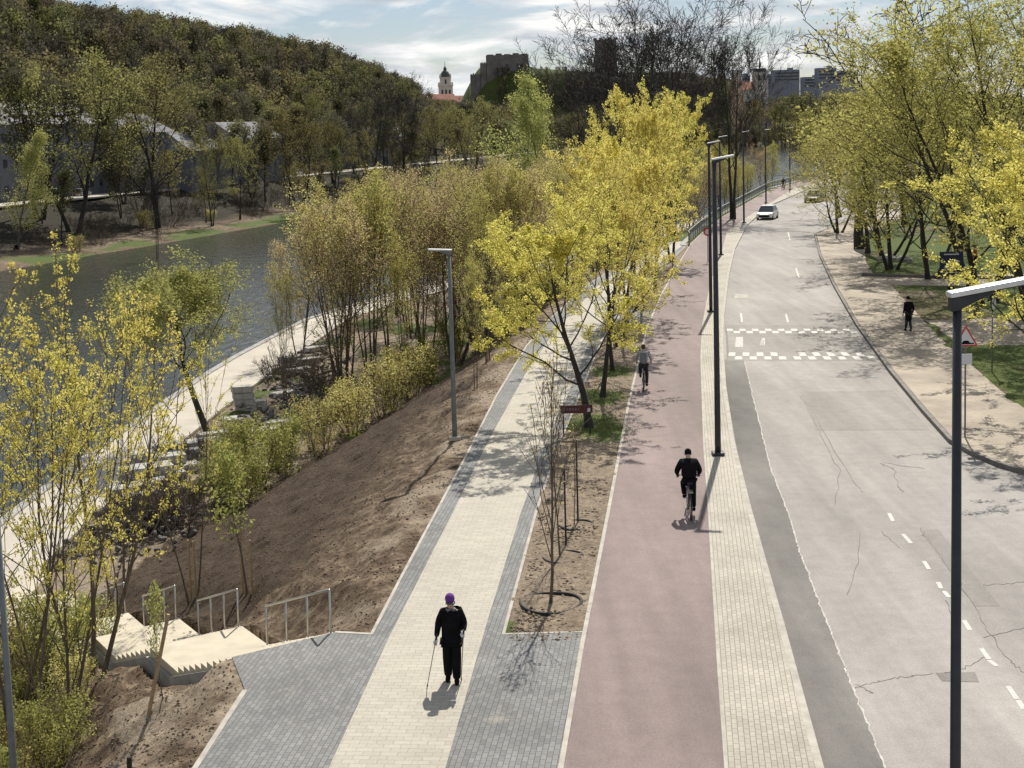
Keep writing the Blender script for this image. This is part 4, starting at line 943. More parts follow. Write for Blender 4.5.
def person(loc, rz, J, label, jacket=M_black, trousers=M_black, shoes=M_black, hat=None, hair=M_hair, hem=.0, bulk=1.0, skirt=False, glasses=False, glove=None, hd=(0, 0)):
    """J: dict of joints in local coordinates, facing +Y"""
    r = empty('person', loc, rz, label, 'person')
    P = {k: Vector(v) for k, v in J.items()}; v = []; e = []; rad = []
    def add(p, rr, par=None):
        v.append(tuple(p)); rad.append(rr); 
        if par is not None: e.append((par, len(v)-1))
        return len(v)-1
    f = Vector((hd[0], 1, hd[1])).normalized(); hu = (P['head']-P['neck']).normalized()
    hip = add(P['hip'], (.125, .10)); w = add(P['hip'].lerp(P['chest'], .5), (.115, .09), hip); c = add(P['chest'], (.135, .1), w); n0 = add(P['neck'], .052, c); h0 = add(P['head']-hu*.06, .072, n0); h1 = add(P['head']+hu*.0, (.078, .092), h0); h2 = add(P['head']+hu*.075, (.066, .076), h1)
    for s in 'LR':
        a = add(P['sh'+s], .055, c); b = add(P['el'+s], .038, a); d = add(P['wr'+s], .026, b)
        a = add(P['hp'+s], .085, hip); b = add(P['kn'+s], .055, a); d = add(P['an'+s], .036, b)
    skinmesh('body', v, e, rad, M_skin, r)
    # face
    hp = P['head']; side = f.cross(hu).normalized()
    MB().tube([hp+f*.088+hu*.015, hp+f*.112-hu*.02], [.008, .014], 6).build('nose', M_skin, r, True)
    for s in (-1, 1):
        MB().lathe([(.001, -.010), (.011, -.005), (.011, .005), (.001, .010)], hp+f*.087+side*s*.032+hu*.02, 8).build('eye', M_black, r, True)
        MB().lathe([(.004, -.03), (.013, -.015), (.015, .01), (.004, .03)], hp+side*s*.082, 8).build('ear', M_skin, r, True)
    MB().tube([hp+f*.088-hu*.045-side*.022, hp+f*.095-hu*.045, hp+f*.088-hu*.045+side*.022], .006, 5).build('mouth', plain('lips', (.4, .16, .14)), r)
    if glasses: MB().tube([hp+side*.08+hu*.02, hp+f*.1+side*.05+hu*.02, hp+f*.108+hu*.022, hp+f*.1-side*.05+hu*.02, hp-side*.08+hu*.02], [.006, .022, .014, .022, .006], 8).build('sunglasses', M_glass, r, True)
    # clothes
    v = []; e = []; rad = []; k = bulk
    hip = add(P['hip']+Vector((0, 0, -.02)), (.17*k, .14*k)); w = add(P['hip'].lerp(P['chest'], .5), (.175*k, .14*k), hip); c = add(P['chest'], (.185*k, .14*k), w); add(P['neck']+hu*.0, .078, add(P['neck'].lerp(P['chest'], .35), (.13, .11), c))
    if hem: add(P['hip']+Vector((0, 0, -.02-hem)), (.19*k, .16*k), hip)
    for s in 'LR':
        a = add(P['sh'+s], .085*k, c); b = add(P['el'+s], .06*k, a); add(P['el'+s].lerp(P['wr'+s], .93), .043*k, b)
    skinmesh('jacket', v, e, rad, jacket, r)
    v = []; e = []; rad = []; hip = add(P['hip'], (.14, .12))
    for s in 'LR':
        a = add(P['hp'+s], .105, hip); b = add(P['kn'+s], .08 if not skirt else .1, a); add(P['kn'+s].lerp(P['an'+s], 1.08 if skirt else 1.0), .06 if not skirt else .085, b)
    skinmesh('trousers', v, e, rad, trousers, r)
    for s in 'LR':
        a = P['an'+s]; t = P.get('to'+s, a+Vector((0, .17, -.06)))
        skinmesh('shoe', [tuple(a+Vector((0, -.03, -.02))), tuple(a.lerp(t, .45)+Vector((0, 0, -.02))), tuple(t)], [(0, 1), (1, 2)], [.058, .056, .042], shoes, r)
        wv = (P['wr'+s]-P['el'+s]).normalized(); sx = -1 if s == 'L' else 1; pal = P['wr'+s]+wv*.045; g = glove or M_skin
        hb = MB().tube([P['wr'+s]-wv*.01, pal, pal+wv*.04], [.024, .036, .034], 8)
        base = wv.cross(Vector((0, 1, 0))).normalized() if abs(wv.y) < .8 else Vector((1, 0, 0)); nrm = wv.cross(base).normalized()
        for q in range(4):
            o_ = pal+wv*.04+base*(q-1.5)*.017; L = (.06, .07, .066, .05)[q]
            hb.tube([o_-wv*.01, o_+wv*L*.45+nrm*.006, o_+wv*L*.6+nrm*.03, o_+wv*L*.35+nrm*.05], [.0095, .009, .008, .007], 6)
        hb.tube([pal+base*.03, pal+base*.045+wv*.03+nrm*.015, pal+base*.03+wv*.05+nrm*.04], [.011, .01, .008], 6)
        hb.build('hand', g, r, True)
    hm = hat or hair
    if hm:
        prof = [(.088, -.045), (.1, .0), (.1, .04), (.085, .085), (.05, .115), (.012, .125)] if hat else [(.075, -.09), (.094, -.04), (.097, .01), (.09, .06), (.06, .095), (.01, .108)]
        m = MB(); off = -f*.018 if hat else -f*.022; q = Vector((0, 0, 1)).rotation_difference(hu).to_matrix()
        tmp = MB().lathe(prof, (0, 0, 0), 14, sx=.93, sy=1.08)
        kk = .8 if hat is M_purple else 1
        if kk < 1: q = q @ Matrix.Rotation(-.42, 3, 'X')
        m.add([q @ Vector((p[0], p[1], p[2]*kk))+hp+hu*(.078 if kk < 1 else .03)+off*(2.4 if kk < 1 else 1) for p in tmp.v], tmp.f); m.build('hat' if hat else 'hair', hm, r, True)
    return r
def standing(**k):
    J = dict(hip=(0, 0, .93), chest=(0, .0, 1.28), neck=(0, .01, 1.45), head=(0, .035, 1.585), shL=(-.17, 0, 1.385), shR=(.17, 0, 1.385), elL=(-.25, -.03, 1.12), elR=(.25, -.03, 1.12), wrL=(-.25, .06, .88), wrR=(.25, .06, .88), hpL=(-.085, 0, .86), hpR=(.085, 0, .86), knL=(-.09, .03, .49), knR=(.09, .03, .49), anL=(-.09, -.02, .09), anR=(.09, -.02, .09)); J.update(k); return J
g = cast(453, 681, .12)
W_ = person((g[0], g[1], ZL), math.pi, standing(hip=(0, 0, .94), head=(0, .05, 1.565), elL=(-.25, -.02, 1.12), wrL=(-.235, .20, 1.05), elR=(.25, -.04, 1.11), wrR=(.29, .08, .88), anL=(-.08, .10, .09), knL=(-.09, .10, .5), anR=(.09, -.08, .09), toL=(-.09, .27, .04), toR=(.1, .1, .035)), 'elderly woman in purple beanie and black clothes walking with two thin poles', hat=M_purple, glasses=True, glove=M_white, hem=.12, bulk=1.2, skirt=True, hair=None, hd=(-.18, -.05))
MB().tube([(0, .06, 1.44), (.05, .09, 1.43), (.09, .02, 1.42), (0, -.06, 1.44), (-.09, .02, 1.42), (-.04, .09, 1.43)], .03, 6).build('scarf', M_greyc, W_, True)
for s, a, b, l in ((1, (.29, .12, .90), (.48, .30, .02), 'thin walking pole in the right hand of the woman in the purple hat'), (-1, (-.24, .27, 1.02), (-.16, .02, .02), 'thin walking pole in the raised left hand of the woman in purple hat')):
    A = Matrix.Rotation(math.pi, 3, 'Z') @ Vector(a); B = Matrix.Rotation(math.pi, 3, 'Z') @ Vector(b)
    p = empty('walking_pole', (g[0]+B.x, g[1]+B.y, ZL+B.z), label=l, cat='walking pole', group='walking poles')
    MB().tube([(0, 0, 0), tuple(A-B)], [.008, .010], 6).build('shaft', M_polel, p); MB().tube([tuple((A-B)*.97), tuple((A-B)*1.09)], .018, 8).build('grip', M_rub, p); MB().tube([(0, 0, -.01), tuple((A-B)*.05)], [.012, .014], 6).build('tip', M_rub, p)
def bicycle(loc, rz, label):
    r = empty('bicycle', loc, rz, label, 'bicycle', 'bicycles being ridden'); fr = M_pole
    for y in (-.52, .55):
        w = MB().torus((0, y, .34), .325, .02, 'X', 32, 6).build('wheel', M_rub, r, True)
        m = MB()
        for k in range(14): a = k*math.pi/7; m.tube([(0.03*(-1)**k, y, .34), (0, y+.31*math.cos(a), .34+.31*math.sin(a))], .0025, 3, False)
        m.build('spokes', M_steel, w); m = MB().lathe([(.03, -.05), (.03, .05)], (0, y, .34), 10, 'X').build('hub', M_steel, w)
    f = MB(); bb = (0, -.02, .29); st = (0, -.18, .84); hd_ = (0, .40, .86); hl = (0, .43, .72)
    for a, b, q in ((bb, st, .018), (bb, hl, .02), ((0, -.16, .78), hd_, .018), (hd_, hl, .022), ((.03, -.02, .29), (.05, -.52, .34), .012), ((-.03, -.02, .29), (-.05, -.52, .34), .012), ((0, -.16, .78), (.05, -.52, .34), .01), ((0, -.16, .78), (-.05, -.52, .34), .01)): f.tube([a, b], q, 8)
    f.build('frame', fr, r, True)
    MB().tube([(.05, .55, .34), (.05, .46, .66), (-.05, .46, .66), (-.05, .55, .34)], .013, 6).tube([(0, .46, .66), (0, .4, .92)], .018, 6).build('fork', fr, r)
    MB().tube([(0, .4, .92), (0, .41, 1.0)], .015, 6).tube([(-.31, .33, 1.03), (-.12, .42, 1.0), (.12, .42, 1.0), (.31, .33, 1.03)], .013, 8).build('handlebar', fr, r)
    MB().tube([(0, -.18, .82), (0, -.2, .93)], .014, 6).box((0, -.22, .95), (.075, .12, .025), tap=.8).build('saddle', M_rub, r)
    MB().tube([(-.06, -.02, .29), (-.07, .0, .46), (-.15, .0, .46)], .012, 6).tube([(.06, -.02, .29), (.07, -.04, .12), (.15, -.04, .12)], .012, 6).lathe([(.09, -.01), (.09, .01)], (.05, -.02, .29), 14, 'X').build('crank', M_steel, r)
    MB().tube([(0, -.9, .34), (0, -.8, .55), (0, -.6, .70), (0, -.4, .69)], .022, 6).build('rear_mudguard', M_rub, r); MB().box((0, -.5, .78), (.06, .14, .01)).build('carrier', M_steel, r)
    return r
CJ = dict(hip=(0, -.2, 1.04), chest=(0, .02, 1.36), neck=(0, .14, 1.50), head=(0, .19, 1.635), shL=(-.19, .08, 1.44), shR=(.19, .08, 1.44), elL=(-.31, .16, 1.18), elR=(.31, .16, 1.18), wrL=(-.29, .30, 1.06), wrR=(.29, .30, 1.06), hpL=(-.09, -.16, .98), hpR=(.09, -.16, .98), knL=(-.15, .22, .86), knR=(.12, .08, .58), anL=(-.13, .0, .55), anR=(.12, -.06, .21), toL=(-.13, .13, .50), toR=(.12, .1, .15))
def rider(px, py, rz, lb, lp, **k):
    g = cast(px, py, ZL); o = Vector((g[0], g[1], ZL)); off = Matrix.Rotation(rz, 3, 'Z') @ Vector((0, .86, 0))
    bicycle(o+off, rz, lb); return person(o+off, rz, CJ, lp, **k)
rider(692, 524, -.05, 'dark bicycle of the black clad rider, nearer on the cycle lane', 'person all in black with a dark cap riding away, nearer on the cycle lane', hat=M_black, bulk=1.32, glove=M_black)
r2 = rider(643.5, 393, -.12, 'bicycle of the rider in the grey top, beside the white kerb', 'person in grey top and dark trousers riding away beside the maples', jacket=plain('light_grey_cloth', (.34, .35, .37), .9), trousers=M_navy, hair=M_hair, bulk=1.05)
MB().box((0, -.14, 1.27), (.14, .07, .2), rot=Matrix.Rotation(-.35, 3, 'X')).build('backpack', M_greyc, r2, bevel=.04)
rider(781.5, 190, -.5, 'bicycle far away on the bend beside the railing', 'tiny distant person in black riding on the bend', bulk=1.1)
g = cast(908.5, 331, ZL); person((g[0], g[1], ZL), .2, standing(anL=(-.07, .14, .09), anR=(.07, -.14, .1), knR=(.08, .02, .49), elL=(-.23, -.05, 1.12)), 'person in long dark coat walking on the right pavement beside the lawn', hem=.42, bulk=1.05, hat=M_black, shoes=M_black, trousers=M_navy)
x, Y, z = place(975, 95); person((x, Y, z), 1.2, standing(), 'person in red jacket far back on the park lawn behind the blue sign', jacket=plain('red_cloth', (.4, .04, .02), .8))
x, Y, z = ground(17, 250); person((x, Y, z), 2.5, dict(hip=(0, 0, .3), chest=(0, .1, .62), neck=(0, .17, .78), head=(0, .2, .91), shL=(-.17, .12, .72), shR=(.17, .12, .72), elL=(-.22, .25, .5), elR=(.22, .25, .5), wrL=(-.1, .42, .46), wrR=(.1, .42, .46), hpL=(-.09, .02, .26), hpR=(.09, .02, .26), knL=(-.12, .42, .42), knR=(.12, .42, .42), anL=(-.12, .42, .08), anR=(.12, .42, .08)), 'person in dark clothes crouching on the far bank by the water', bulk=1.3)
# ------------------------------------------------------------------ cars
def car(loc, rz, paint, label, group='cars', van=False):
    r = empty('parked_car' if group != 'cars on the road' else 'car', loc, rz, label, 'car', group); H1 = .78; H2 = 1.44 if not van else 1.9
    st = [(-2.15, .30, .62, .80), (-2.05, .24, .74, .88), (-1.2, .2, .86, .90), (.4, .2, .86, .90), (1.0, .2, .82, .90), (1.9, .22, .70, .86), (2.12, .28, .58, .74)]
    if van: st = [(-2.15, .30, .98, .86), (-2.1, .24, 1.0, .9), (-1.2, .2, 1.0, .90), (.4, .2, 1.0, .90), (1.2, .2, .96, .90), (1.9, .22, .84, .86), (2.12, .28, .62, .74)]
    vs = []; fs = []
    for y, zb, zt, w in st: vs += [(-w*.92, y, zb), (w*.92, y, zb), (w, y, zb+.22), (w*.95, y, zt), (-w*.95, y, zt), (-w, y, zb+.22)]
    for i in range(len(st)-1):
        for k in range(6): fs.append((i*6+k, i*6+6+k, i*6+6+(k+1) % 6, i*6+(k+1) % 6))
    fs += [tuple(range(6)), tuple(reversed(range(len(vs)-6, len(vs))))]
    MB().add(vs, fs).build('body', paint, r, bevel=.03)
    zb = .85 if not van else .98; a = (-1.85, -1.3, .35, 1.12) if not van else (-2.08, -1.95, .7, 1.35)
    gv = [(-.82, a[0], zb), (.82, a[0], zb), (.82, a[3], zb), (-.82, a[3], zb), (-.64, a[1], H2-.05), (.64, a[1], H2-.05), (.64, a[2], H2-.05), (-.64, a[2], H2-.05)]
    MB().add(gv, [(0, 3, 2, 1), (4, 5, 6, 7), (0, 1, 5, 4), (1, 2, 6, 5), (2, 3, 7, 6), (3, 0, 4, 7)]).build('windows', M_glass, r)
    MB().box((0, (a[1]+a[2])/2, H2-.03), (.66, (a[2]-a[1])/2+.03, .035)).build('roof', paint, r, bevel=.02)
    for y in (-1.35, 1.35):
        for s in (-1, 1):
            w = MB().lathe([(.2, -.1), (.32, -.09), (.32, .09), (.2, .1)], (s*.80, y, .32), 18, 'X').build('wheel', M_rub, r, True); MB().lathe([(.19, -.112), (.19, .112)], (s*.80, y, .32), 12, 'X').build('rim', M_steel, w)
    for s in (-1, 1):
        MB().box((s*.62, 2.04, .6), (.15, .06, .07)).build('headlight', M_lum, r); MB().box((s*.68, -2.12, .62), (.12, .05, .08)).build('rear_light', plain('red_lens', (.35, .02, .02), .3), r); MB().box((s*.98, .85, .92), (.08, .05, .06)).build('mirror', paint, r)
    MB().box((0, 2.12, .42), (.55, .03, .1)).build('grille', M_black, r)
    return r
P_wh = plain('white_paint', (.62, .62, .6), .3, var=.03); P_bk = plain('dark_paint', (.025, .027, .03), .25, var=.05); P_si = plain('silver_paint', (.3, .31, .32), .3, metal=.4, var=.03); P_rd = plain('rust_red_paint', (.2, .05, .035), .35, var=.05)
p = cast(771, 220, 0); car((p[0], p[1]+2, 0), math.pi-.36, P_wh, 'white car driving towards the camera down the road', 'cars on the road')
p = cast(813, 203, 0); car((p[0]+.6, p[1]+2, 0), math.pi-.45, P_bk, 'dark car partly hidden under the overhanging branches of the road bend', 'cars on the road')
def bankroad(d): return [tuple(OB+EB*s+NB*d) for s in (-260, -60, 0, 100, 200, 320, 460, 700)]
rp = [p for p in bankroad(33)]; rq = [p for p in bankroad(40)]
sheet('far_road', band(rp, rq), -.30, M_quay, .25)
def on_road(px, d, z=-.3):
    lo, hi = -60, 640
    for _ in range(40):
        m = (lo+hi)/2; p = OB+EB*m+NB*d
        if proj((*p, z))[0] < px: lo = m
        else: hi = m
    return p
rb = -math.atan2(EB[0], EB[1])
for px, pt, l, v in ((54, P_wh, 'long white van parked on the far bank road at the left', True), (82, P_si, 'silver car parked on the far bank behind the white van', False), (189, P_bk, 'dark van parked on the far bank road in the middle', True), (224, P_rd, 'rust red car parked on the far bank', False), (255, P_bk, 'black car parked on the far bank below the yellow bush', False), (267, P_si, 'silver car parked on the far bank right of the black one', False), (297, P_wh, 'white car parked on the far bank near the rounded tree', False), (311, P_rd, 'small reddish car parked last on the far bank', False)):
    p = on_road(px, 38.5); car((p[0], p[1], -.3), rb, pt, l, 'cars parked on the far bank', v)
# ------------------------------------------------------------------ signs
def post_sign(root, h, r=.03, mat=None): return MB().tube([(0, 0, -.2), (0, 0, h)], r, 8).build('post', mat or M_polel, root, True)
M_blue = plain('sign_blue', (.012, .02, .06), .5, var=.1); M_sw = plain('sign_white', (.6, .6, .6), .5, var=.03); M_sr = plain('sign_red', (.5, .03, .03), .5, var=.05)
x, y, z = groundz(951, 303); r = empty('direction_sign', (x, y, z), 0, 'dark blue direction board with white lines on a thin post in the park', 'sign')
post_sign(r, 3.1); bd = MB().box((0, -.05, 2.25), (.66, .02, .68)).build('board', M_blue, r)
m = MB().box((0, -.074, 2.78), (.42, .003, .035)).box((-.2, -.074, 2.3), (.26, .003, .02)).box((-.08, -.074, 2.02), (.36, .003, .025)).box((0, -.074, 1.75), (.5, .003, .02)); m.build('lines_of_text', M_sw, bd)
MB().add([(.12, -.075, 2.5), (.42, -.075, 2.42), (.5, -.075, 2.32), (.34, -.075, 2.36), (.28, -.075, 2.15), (.22, -.075, 2.17), (.24, -.075, 2.34), (.1, -.075, 2.28), (.06, -.075, 2.32), (.2, -.075, 2.42)], [tuple(range(10))]).build('plane_symbol', M_sw, bd)
MB().box((-.05, -.12, .75), (.16, .12, .22)).build('control_box', M_black, r, bevel=.02)
x, y, z = groundz(965, 437); r = empty('warning_sign', (x, y, z), 0, 'triangular warning sign with a hump, half behind the nearest lamp', 'sign'); h0 = 3.05
post_sign(r, 3.7)
def tri(s, yy, c=h0+.22): return [(-s*.866, yy, c-s*.5), (s*.866, yy, c-s*.5), (0, yy, c+s)]
bd = MB().add(tri(.46, -.045)+tri(.46, -.03), [(0, 1, 2), (5, 4, 3), (0, 3, 4, 1), (1, 4, 5, 2), (2, 5, 3, 0)]).build('border', M_sr, r); MB().add(tri(.36, -.05), [(0, 1, 2)]).build('face', M_sw, bd)
MB().add([(-.26, -.055, h0+.06), (.26, -.055, h0+.06), (.26, -.055, h0+.1), (.14, -.055, h0+.1), (.07, -.055, h0+.18), (-.07, -.055, h0+.18), (-.14, -.055, h0+.1), (-.26, -.055, h0+.1)], [tuple(range(8))]).build('hump_symbol', M_black, bd)
MB().box((0, -.05, 2.62), (.2, .012, .17)).build('small_plate', M_sw, r)
x, y, z = groundz(992, 372); r = empty('round_sign', (x, y, z), .9, 'round sign seen almost edge on, on a thin post in the right lawn', 'sign')
post_sign(r, 3.1, .028); MB().lathe([(.3, -.012), (.3, .012)], (0, -.04, 2.85), 24, 'Y').build('disc', M_black, r); MB().lathe([(.26, -.002), (.26, .002)], (0, -.058, 2.85), 24, 'Y').build('face', M_sw, r)
x, y, z = groundz(708, 262); r = empty('round_sign', (x, y, z), 0, 'small red and white round sign on a post by the far cycle lane', 'sign'); post_sign(r, 2.6)
MB().lathe([(.32, -.012), (.32, .012)], (0, -.04, 2.3), 20, 'Y').build('disc', M_sr, r); MB().lathe([(.2, -.002), (.2, .002)], (0, -.057, 2.3), 20, 'Y').build('face', M_sw, r)
x, y, z = groundz(577, 436); r = empty('name_board', (x, y, z), .0, 'low dark red board on two posts under the nearest forked maple', 'board')
MB().box((0, 0, .95), (.55, .02, .14)).build('board', plain('dark_red_board', (.07, .012, .012), .6, var=.2), r)
for s in (-.45, .45): MB().tube([(s, .04, -.2), (s, .04, 1.05)], .025, 8).build('post', M_brk, r)
m = MB()
for i, w in enumerate((.05, .03, .06, .04, .05, .03)): m.box((-.42+i*.1, -.023, .95), (w/2, .003, .05))
m.build('faded_lettering', plain('faded_letters', (.16, .13, .12), .7), r); MB().box((.42, -.023, .92), (.05, .003, .06)).build('white_emblem', M_sw, r)
# ------------------------------------------------------------------ boulders, stone blocks, rubble
def rock(r_, sx, sy, sz, sub=2):
    bm = bmesh.new(); bmesh.ops.create_icosphere(bm, subdivisions=sub, radius=1)
    k = [r_.uniform(-9, 9) for _ in range(3)]
    for v in bm.verts:
        n = .8+.28*math.sin(v.co.x*3+k[0])*math.sin(v.co.y*3.3+k[1])+.2*math.sin(v.co.z*4+k[2]); v.co *= n; v.co.x *= sx; v.co.y *= sy; v.co.z *= sz
    me = bpy.data.meshes.new('boulder'); bm.to_mesh(me); bm.free(); return me
r_ = random.Random(4)
for px, py, s, l in ((887, 262, .85, 'grey boulder on the park grass, left one'), (906, 263, .75, 'grey boulder on the park grass, right one'), (70, 533, .25, 'small round pale stone on the lower bank')):
    x, y, z = ground(px, py); tag(link('boulder', rock(r_, s, s*.8, s*.55), M_stone, loc=(x, y, z+.1)), l, 'boulder', 'boulders')
def slab(px, py, L, Wd, H, rot, dz, label):
    p = cast(px, py, ZQ+.05 if 'pile beside' in label else ZQ+dz+.05); o = MB().box((0, 0, H/2), (L/2, Wd/2, H/2), tap=1.0).build('stone_block', M_stone, bevel=.03, loc=(p[0], p[1], ZQ+dz+.05)); o.rotation_euler = (r_.uniform(-.03, .03), r_.uniform(-.04, .04), rot); tag(o, label, 'stone block', 'granite blocks stacked by the promenade')
BL = [(128,496,1.5,.9,.45,.5,0,'lowest left granite block of the nearest stack'), (148,490,1.6,.9,.45,.45,0,'wide granite block in the nearest stack, lower row middle'), (168,482,1.5,.9,.45,.5,0,'granite block at the right end of the nearest stack'), (150,474,1.9,1.0,.42,.5,.45,'long pale topped slab lying on the nearest stack'), (166,463,1.7,.8,.4,.5,.45,'second long slab on the nearest stack'), (152,461,1.9,.8,.35,.5,.05,'flat slab behind the nearest stack, close to the promenade'), (126,482,.5,.5,.7,.3,0,'small upright block at the promenade edge'), (198,447,2.3,.9,.35,.6,0,'long pale slab lying left of the leaning willow trunk'), (212,440,1.4,.7,.4,.6,0,'short slab at the foot of the leaning willow'), (166,452,1.3,.6,.3,.4,0,'small dark topped slab beside the promenade edge')]
for k in range(4): BL.append((246-k, 411+k*.3, 1.15, .7, .36, .2+.05*k, k*.37, ('bottom', 'second', 'third', 'top')[k]+' block of the tall four block pile beside the promenade'))
BL += [(182,472,1.6,.8,.4,.5,0,'slab at the right rear of the nearest stack'), (140,503,1.4,.8,.4,.4,0,'front slab of the nearest stack, above the dark rubble'), (185,458,1.8,.7,.4,.55,.0,'slab lying between the nearest stack and the willow'), (292,362,1.7,.8,.4,.6,.3,'tilted slab on top of the far heap'), (308,364,1.5,.7,.4,.9,.2,'slab lying across the far heap')]
BL += [(258,409,1.0,.7,.5,.1,0,'block leaning against the right of the tall pile'), (236,420,1.5,1.1,.15,.3,0,'thin pale slab flat on the ground in front of the tall pile'), (262,436,2.2,1.0,.4,.5,0,'grey slab at the bush thicket edge below the tall pile'), (277,428,2.0,.9,.4,.5,.0,'grey slab half hidden by the thicket top'), (284,398,1.4,.8,.4,.8,0,'dark slab in the rough heap near the thin stems'), (300,374,1.8,.8,.4,.7,0,'slab on the far heap beside the promenade'), (316,352,1.6,.8,.4,.7,0,'farthest slab of the heaps beside the promenade')]
for b in BL: slab(*b)
def rubble():
    V = []; Fc = []; b = 0; rg = np.random.default_rng(3)
    cube = np.array([(i, j, k) for k in (-1, 1) for i, j in ((-1, -1), (1, -1), (1, 1), (-1, 1))], float); f = np.array([(0, 3, 2, 1), (4, 5, 6, 7), (0, 1, 5, 4), (1, 2, 6, 5), (2, 3, 7, 6), (3, 0, 4, 7)])
    for cx, cy, sx, sy, n in ((152,515,26,12,420), (215,460,30,9,120), (262,425,20,8,120), (300,388,20,16,420), (318,345,14,16,200), (100,540,30,12,200)):
        for i in range(n):
            q = ground(cx+rg.normal(0, sx), cy+rg.normal(0, sy))
            if q[0] < float(qin(q[1]))+.3 or q[0] > float(foot(q[1]))+.8: continue
            s = rg.uniform(.04, .2)*np.array([1, rg.uniform(.4, 1), rg.uniform(.25, .7)]); R = np.linalg.qr(rg.normal(0, 1, (3, 3)))[0] if i % 3 else np.eye(3)
            V.append((cube*rg.uniform(.6, 1.1, (8, 3))*s)@R.T+np.array([q[0], q[1], q[2]+s[2]+rg.uniform(0, .45)*(i % 2)])); Fc.append(f+b); b += 8
    tag(link('rubble', nmesh('rubble', np.concatenate(V), np.concatenate(Fc)), plain('dark_rubble', (.13, .12, .108), .95, var=.6, vs=1.4)), 'heaps of broken dark rubble between promenade and soil slope', 'rubble', kind='stuff')
rubble()
for i in range(34):
    c = r_.choice([(160,520),(215,465),(300,395),(130,540),(290,370)]); q = ground(c[0]+r_.gauss(0, 22), c[1]+r_.gauss(0, 10))
    if q[0] < float(qin(q[1]))+.4: continue
    tree('scrub', 0, 0, h=r_.uniform(1.0, 2.0), xyz=q, label='bare brown shrub among the stone heaps by the promenade', cat='shrub', group='bare shrubs by the stone heaps')
# ------------------------------------------------------------------ buildings
M_plas = plain('grey_plaster', (.14, .145, .16), .9, var=.15, vs=.3); M_roof = plain('tin_roof', (.15, .15, .155), .8, metal=0, var=.45, vs=.25, spec=.15); M_rust = plain('tile_roof', (.30, .13, .09), .9, var=.2, vs=.3); M_cream = plain('church_plaster', (.60, .55, .48), .9, var=.08, vs=.3); M_ruin = plain('ruin_brick', (.17, .15, .135), .95, var=.3, vs=.25); M_win = plain('far_window', (.03, .035, .045), .3)
def house(px, Y, L, D, H, RH, rz, label, wall=M_plas, roof=M_roof, rows=3, z0=None, cat='building', group=None, name='building'):
    x, Y, z = place(px, Y); z = z0 if z0 is not None else z
    r = empty(name, (x, Y, z-1), rz, label, cat, group)
    MB().box((0, 0, H/2), (L/2, D/2, H/2)).build('wall', wall, r)
    if RH > 0: MB().add([(-L/2-.5, -D/2-.5, H), (L/2+.5, -D/2-.5, H), (L/2+.5, D/2+.5, H), (-L/2-.5, D/2+.5, H), (-L/2+1.5, 0, H+RH), (L/2-1.5, 0, H+RH)], [(0, 1, 5, 4), (1, 2, 5), (2, 3, 4, 5), (3, 0, 4), (0, 3, 2, 1)]).build('roof', roof, r)
    else: MB().box((0, 0, H+.3), (L/2+.2, D/2+.2, .3)).build('roof', roof, r)
    n = max(2, int(L/3.4)); c = 0
    for i in range(n):
        for k in range(rows):
            if c >= 60: break
            c += 1; X = -L/2+L*(i+.5)/n; Z = 1+ (H-1)*(k+.5)/rows; MB().box((X, -D/2-.02, Z), (.55, .05, .75)).build('window', M_win, r)
    return r
rb2 = math.pi/2-math.atan2(EB[0], EB[1])
house(30, 268, 34, 12, 15, 4, rb2, 'grey house with a pale tin roof behind trees at the left of the far bank', rows=3)
house(128, 290, 18, 12, 13, 4, rb2, 'bluish grey house behind the golden tree on the far bank', rows=3)
house(185, 300, 16, 12, 9, 4, rb2, 'small dark house behind the far bank road, between bare trunks', rows=2)
house(238, 330, 24, 13, 11, 4, rb2, 'tall dark house with broken looking pale roof on the far bank', rows=4)
house(368, 430, 22, 12, 10, 3, .1, 'low grey house at the foot of the ridge end', rows=2)
def church(px, Y, ybase, ytop):
    x = (px-512)/F*Y; H = height_to(x, Y, 0, ytop); r = empty('church_tower', (x, Y, 0), .1, 'white baroque bell tower with dark dome left of the castle ruin', 'church tower')
    k = H/68; tiers = [(0, 38, 7.2), (38, 49, 6.0), (49, 56, 4.6)]
    for i, (a, b, w) in enumerate(tiers):
        t = MB().box((0, 0, (a+b)/2*k), (w*k, w*k, (b-a)/2*k)).box((0, 0, b*k), (w*k*1.1, w*k*1.1, .5*k)).build('tier', M_cream, r)
        for s in (-1, 0, 1):
            if i == 2 and s: continue
            for zz in ([(a+b)/2] if i else [28, 34]): MB().box((s*w*.55*k, -w*k-.05, zz*k), (.8*k, .1, (1.9 if i else 1.6)*k)).build('window', M_win, t)
        for sx in (-1, 1): 
            for sy in (-1, 1): MB().lathe([(.6*k, b*k), (.7*k, (b+2)*k), (.05*k, (b+3.5)*k)], (sx*w*k*.95, sy*w*k*.95, 0), 6).build('pinnacle', M_cream, t)
    MB().lathe([(4.4*k, 56*k), (4.6*k, 58*k), (3*k, 61*k), (1.4*k, 62.5*k), (1.5*k, 64*k), (.3*k, 66*k), (.12*k, 70*k)], (0, 0, 0), 12).build('dome', plain('dark_copper', (.06, .065, .06), .7), r)
church(451, 1100, 0, 64)
for px, Y, L, D, H, zz, l in ((440, 1060, 26, 14, 8, 24, 'pinkish building with tiled roof left of the bell tower'), (462, 1040, 22, 14, 6, 24, 'tiled roof house below the bell tower to the right'), (428, 1090, 16, 14, 9, 24, 'house with red roof left below the bell tower')):
    house(px, Y, L, D, H, 5, .1, l, M_cream if px < 460 else M_plas, M_rust, 2, z0=zz)
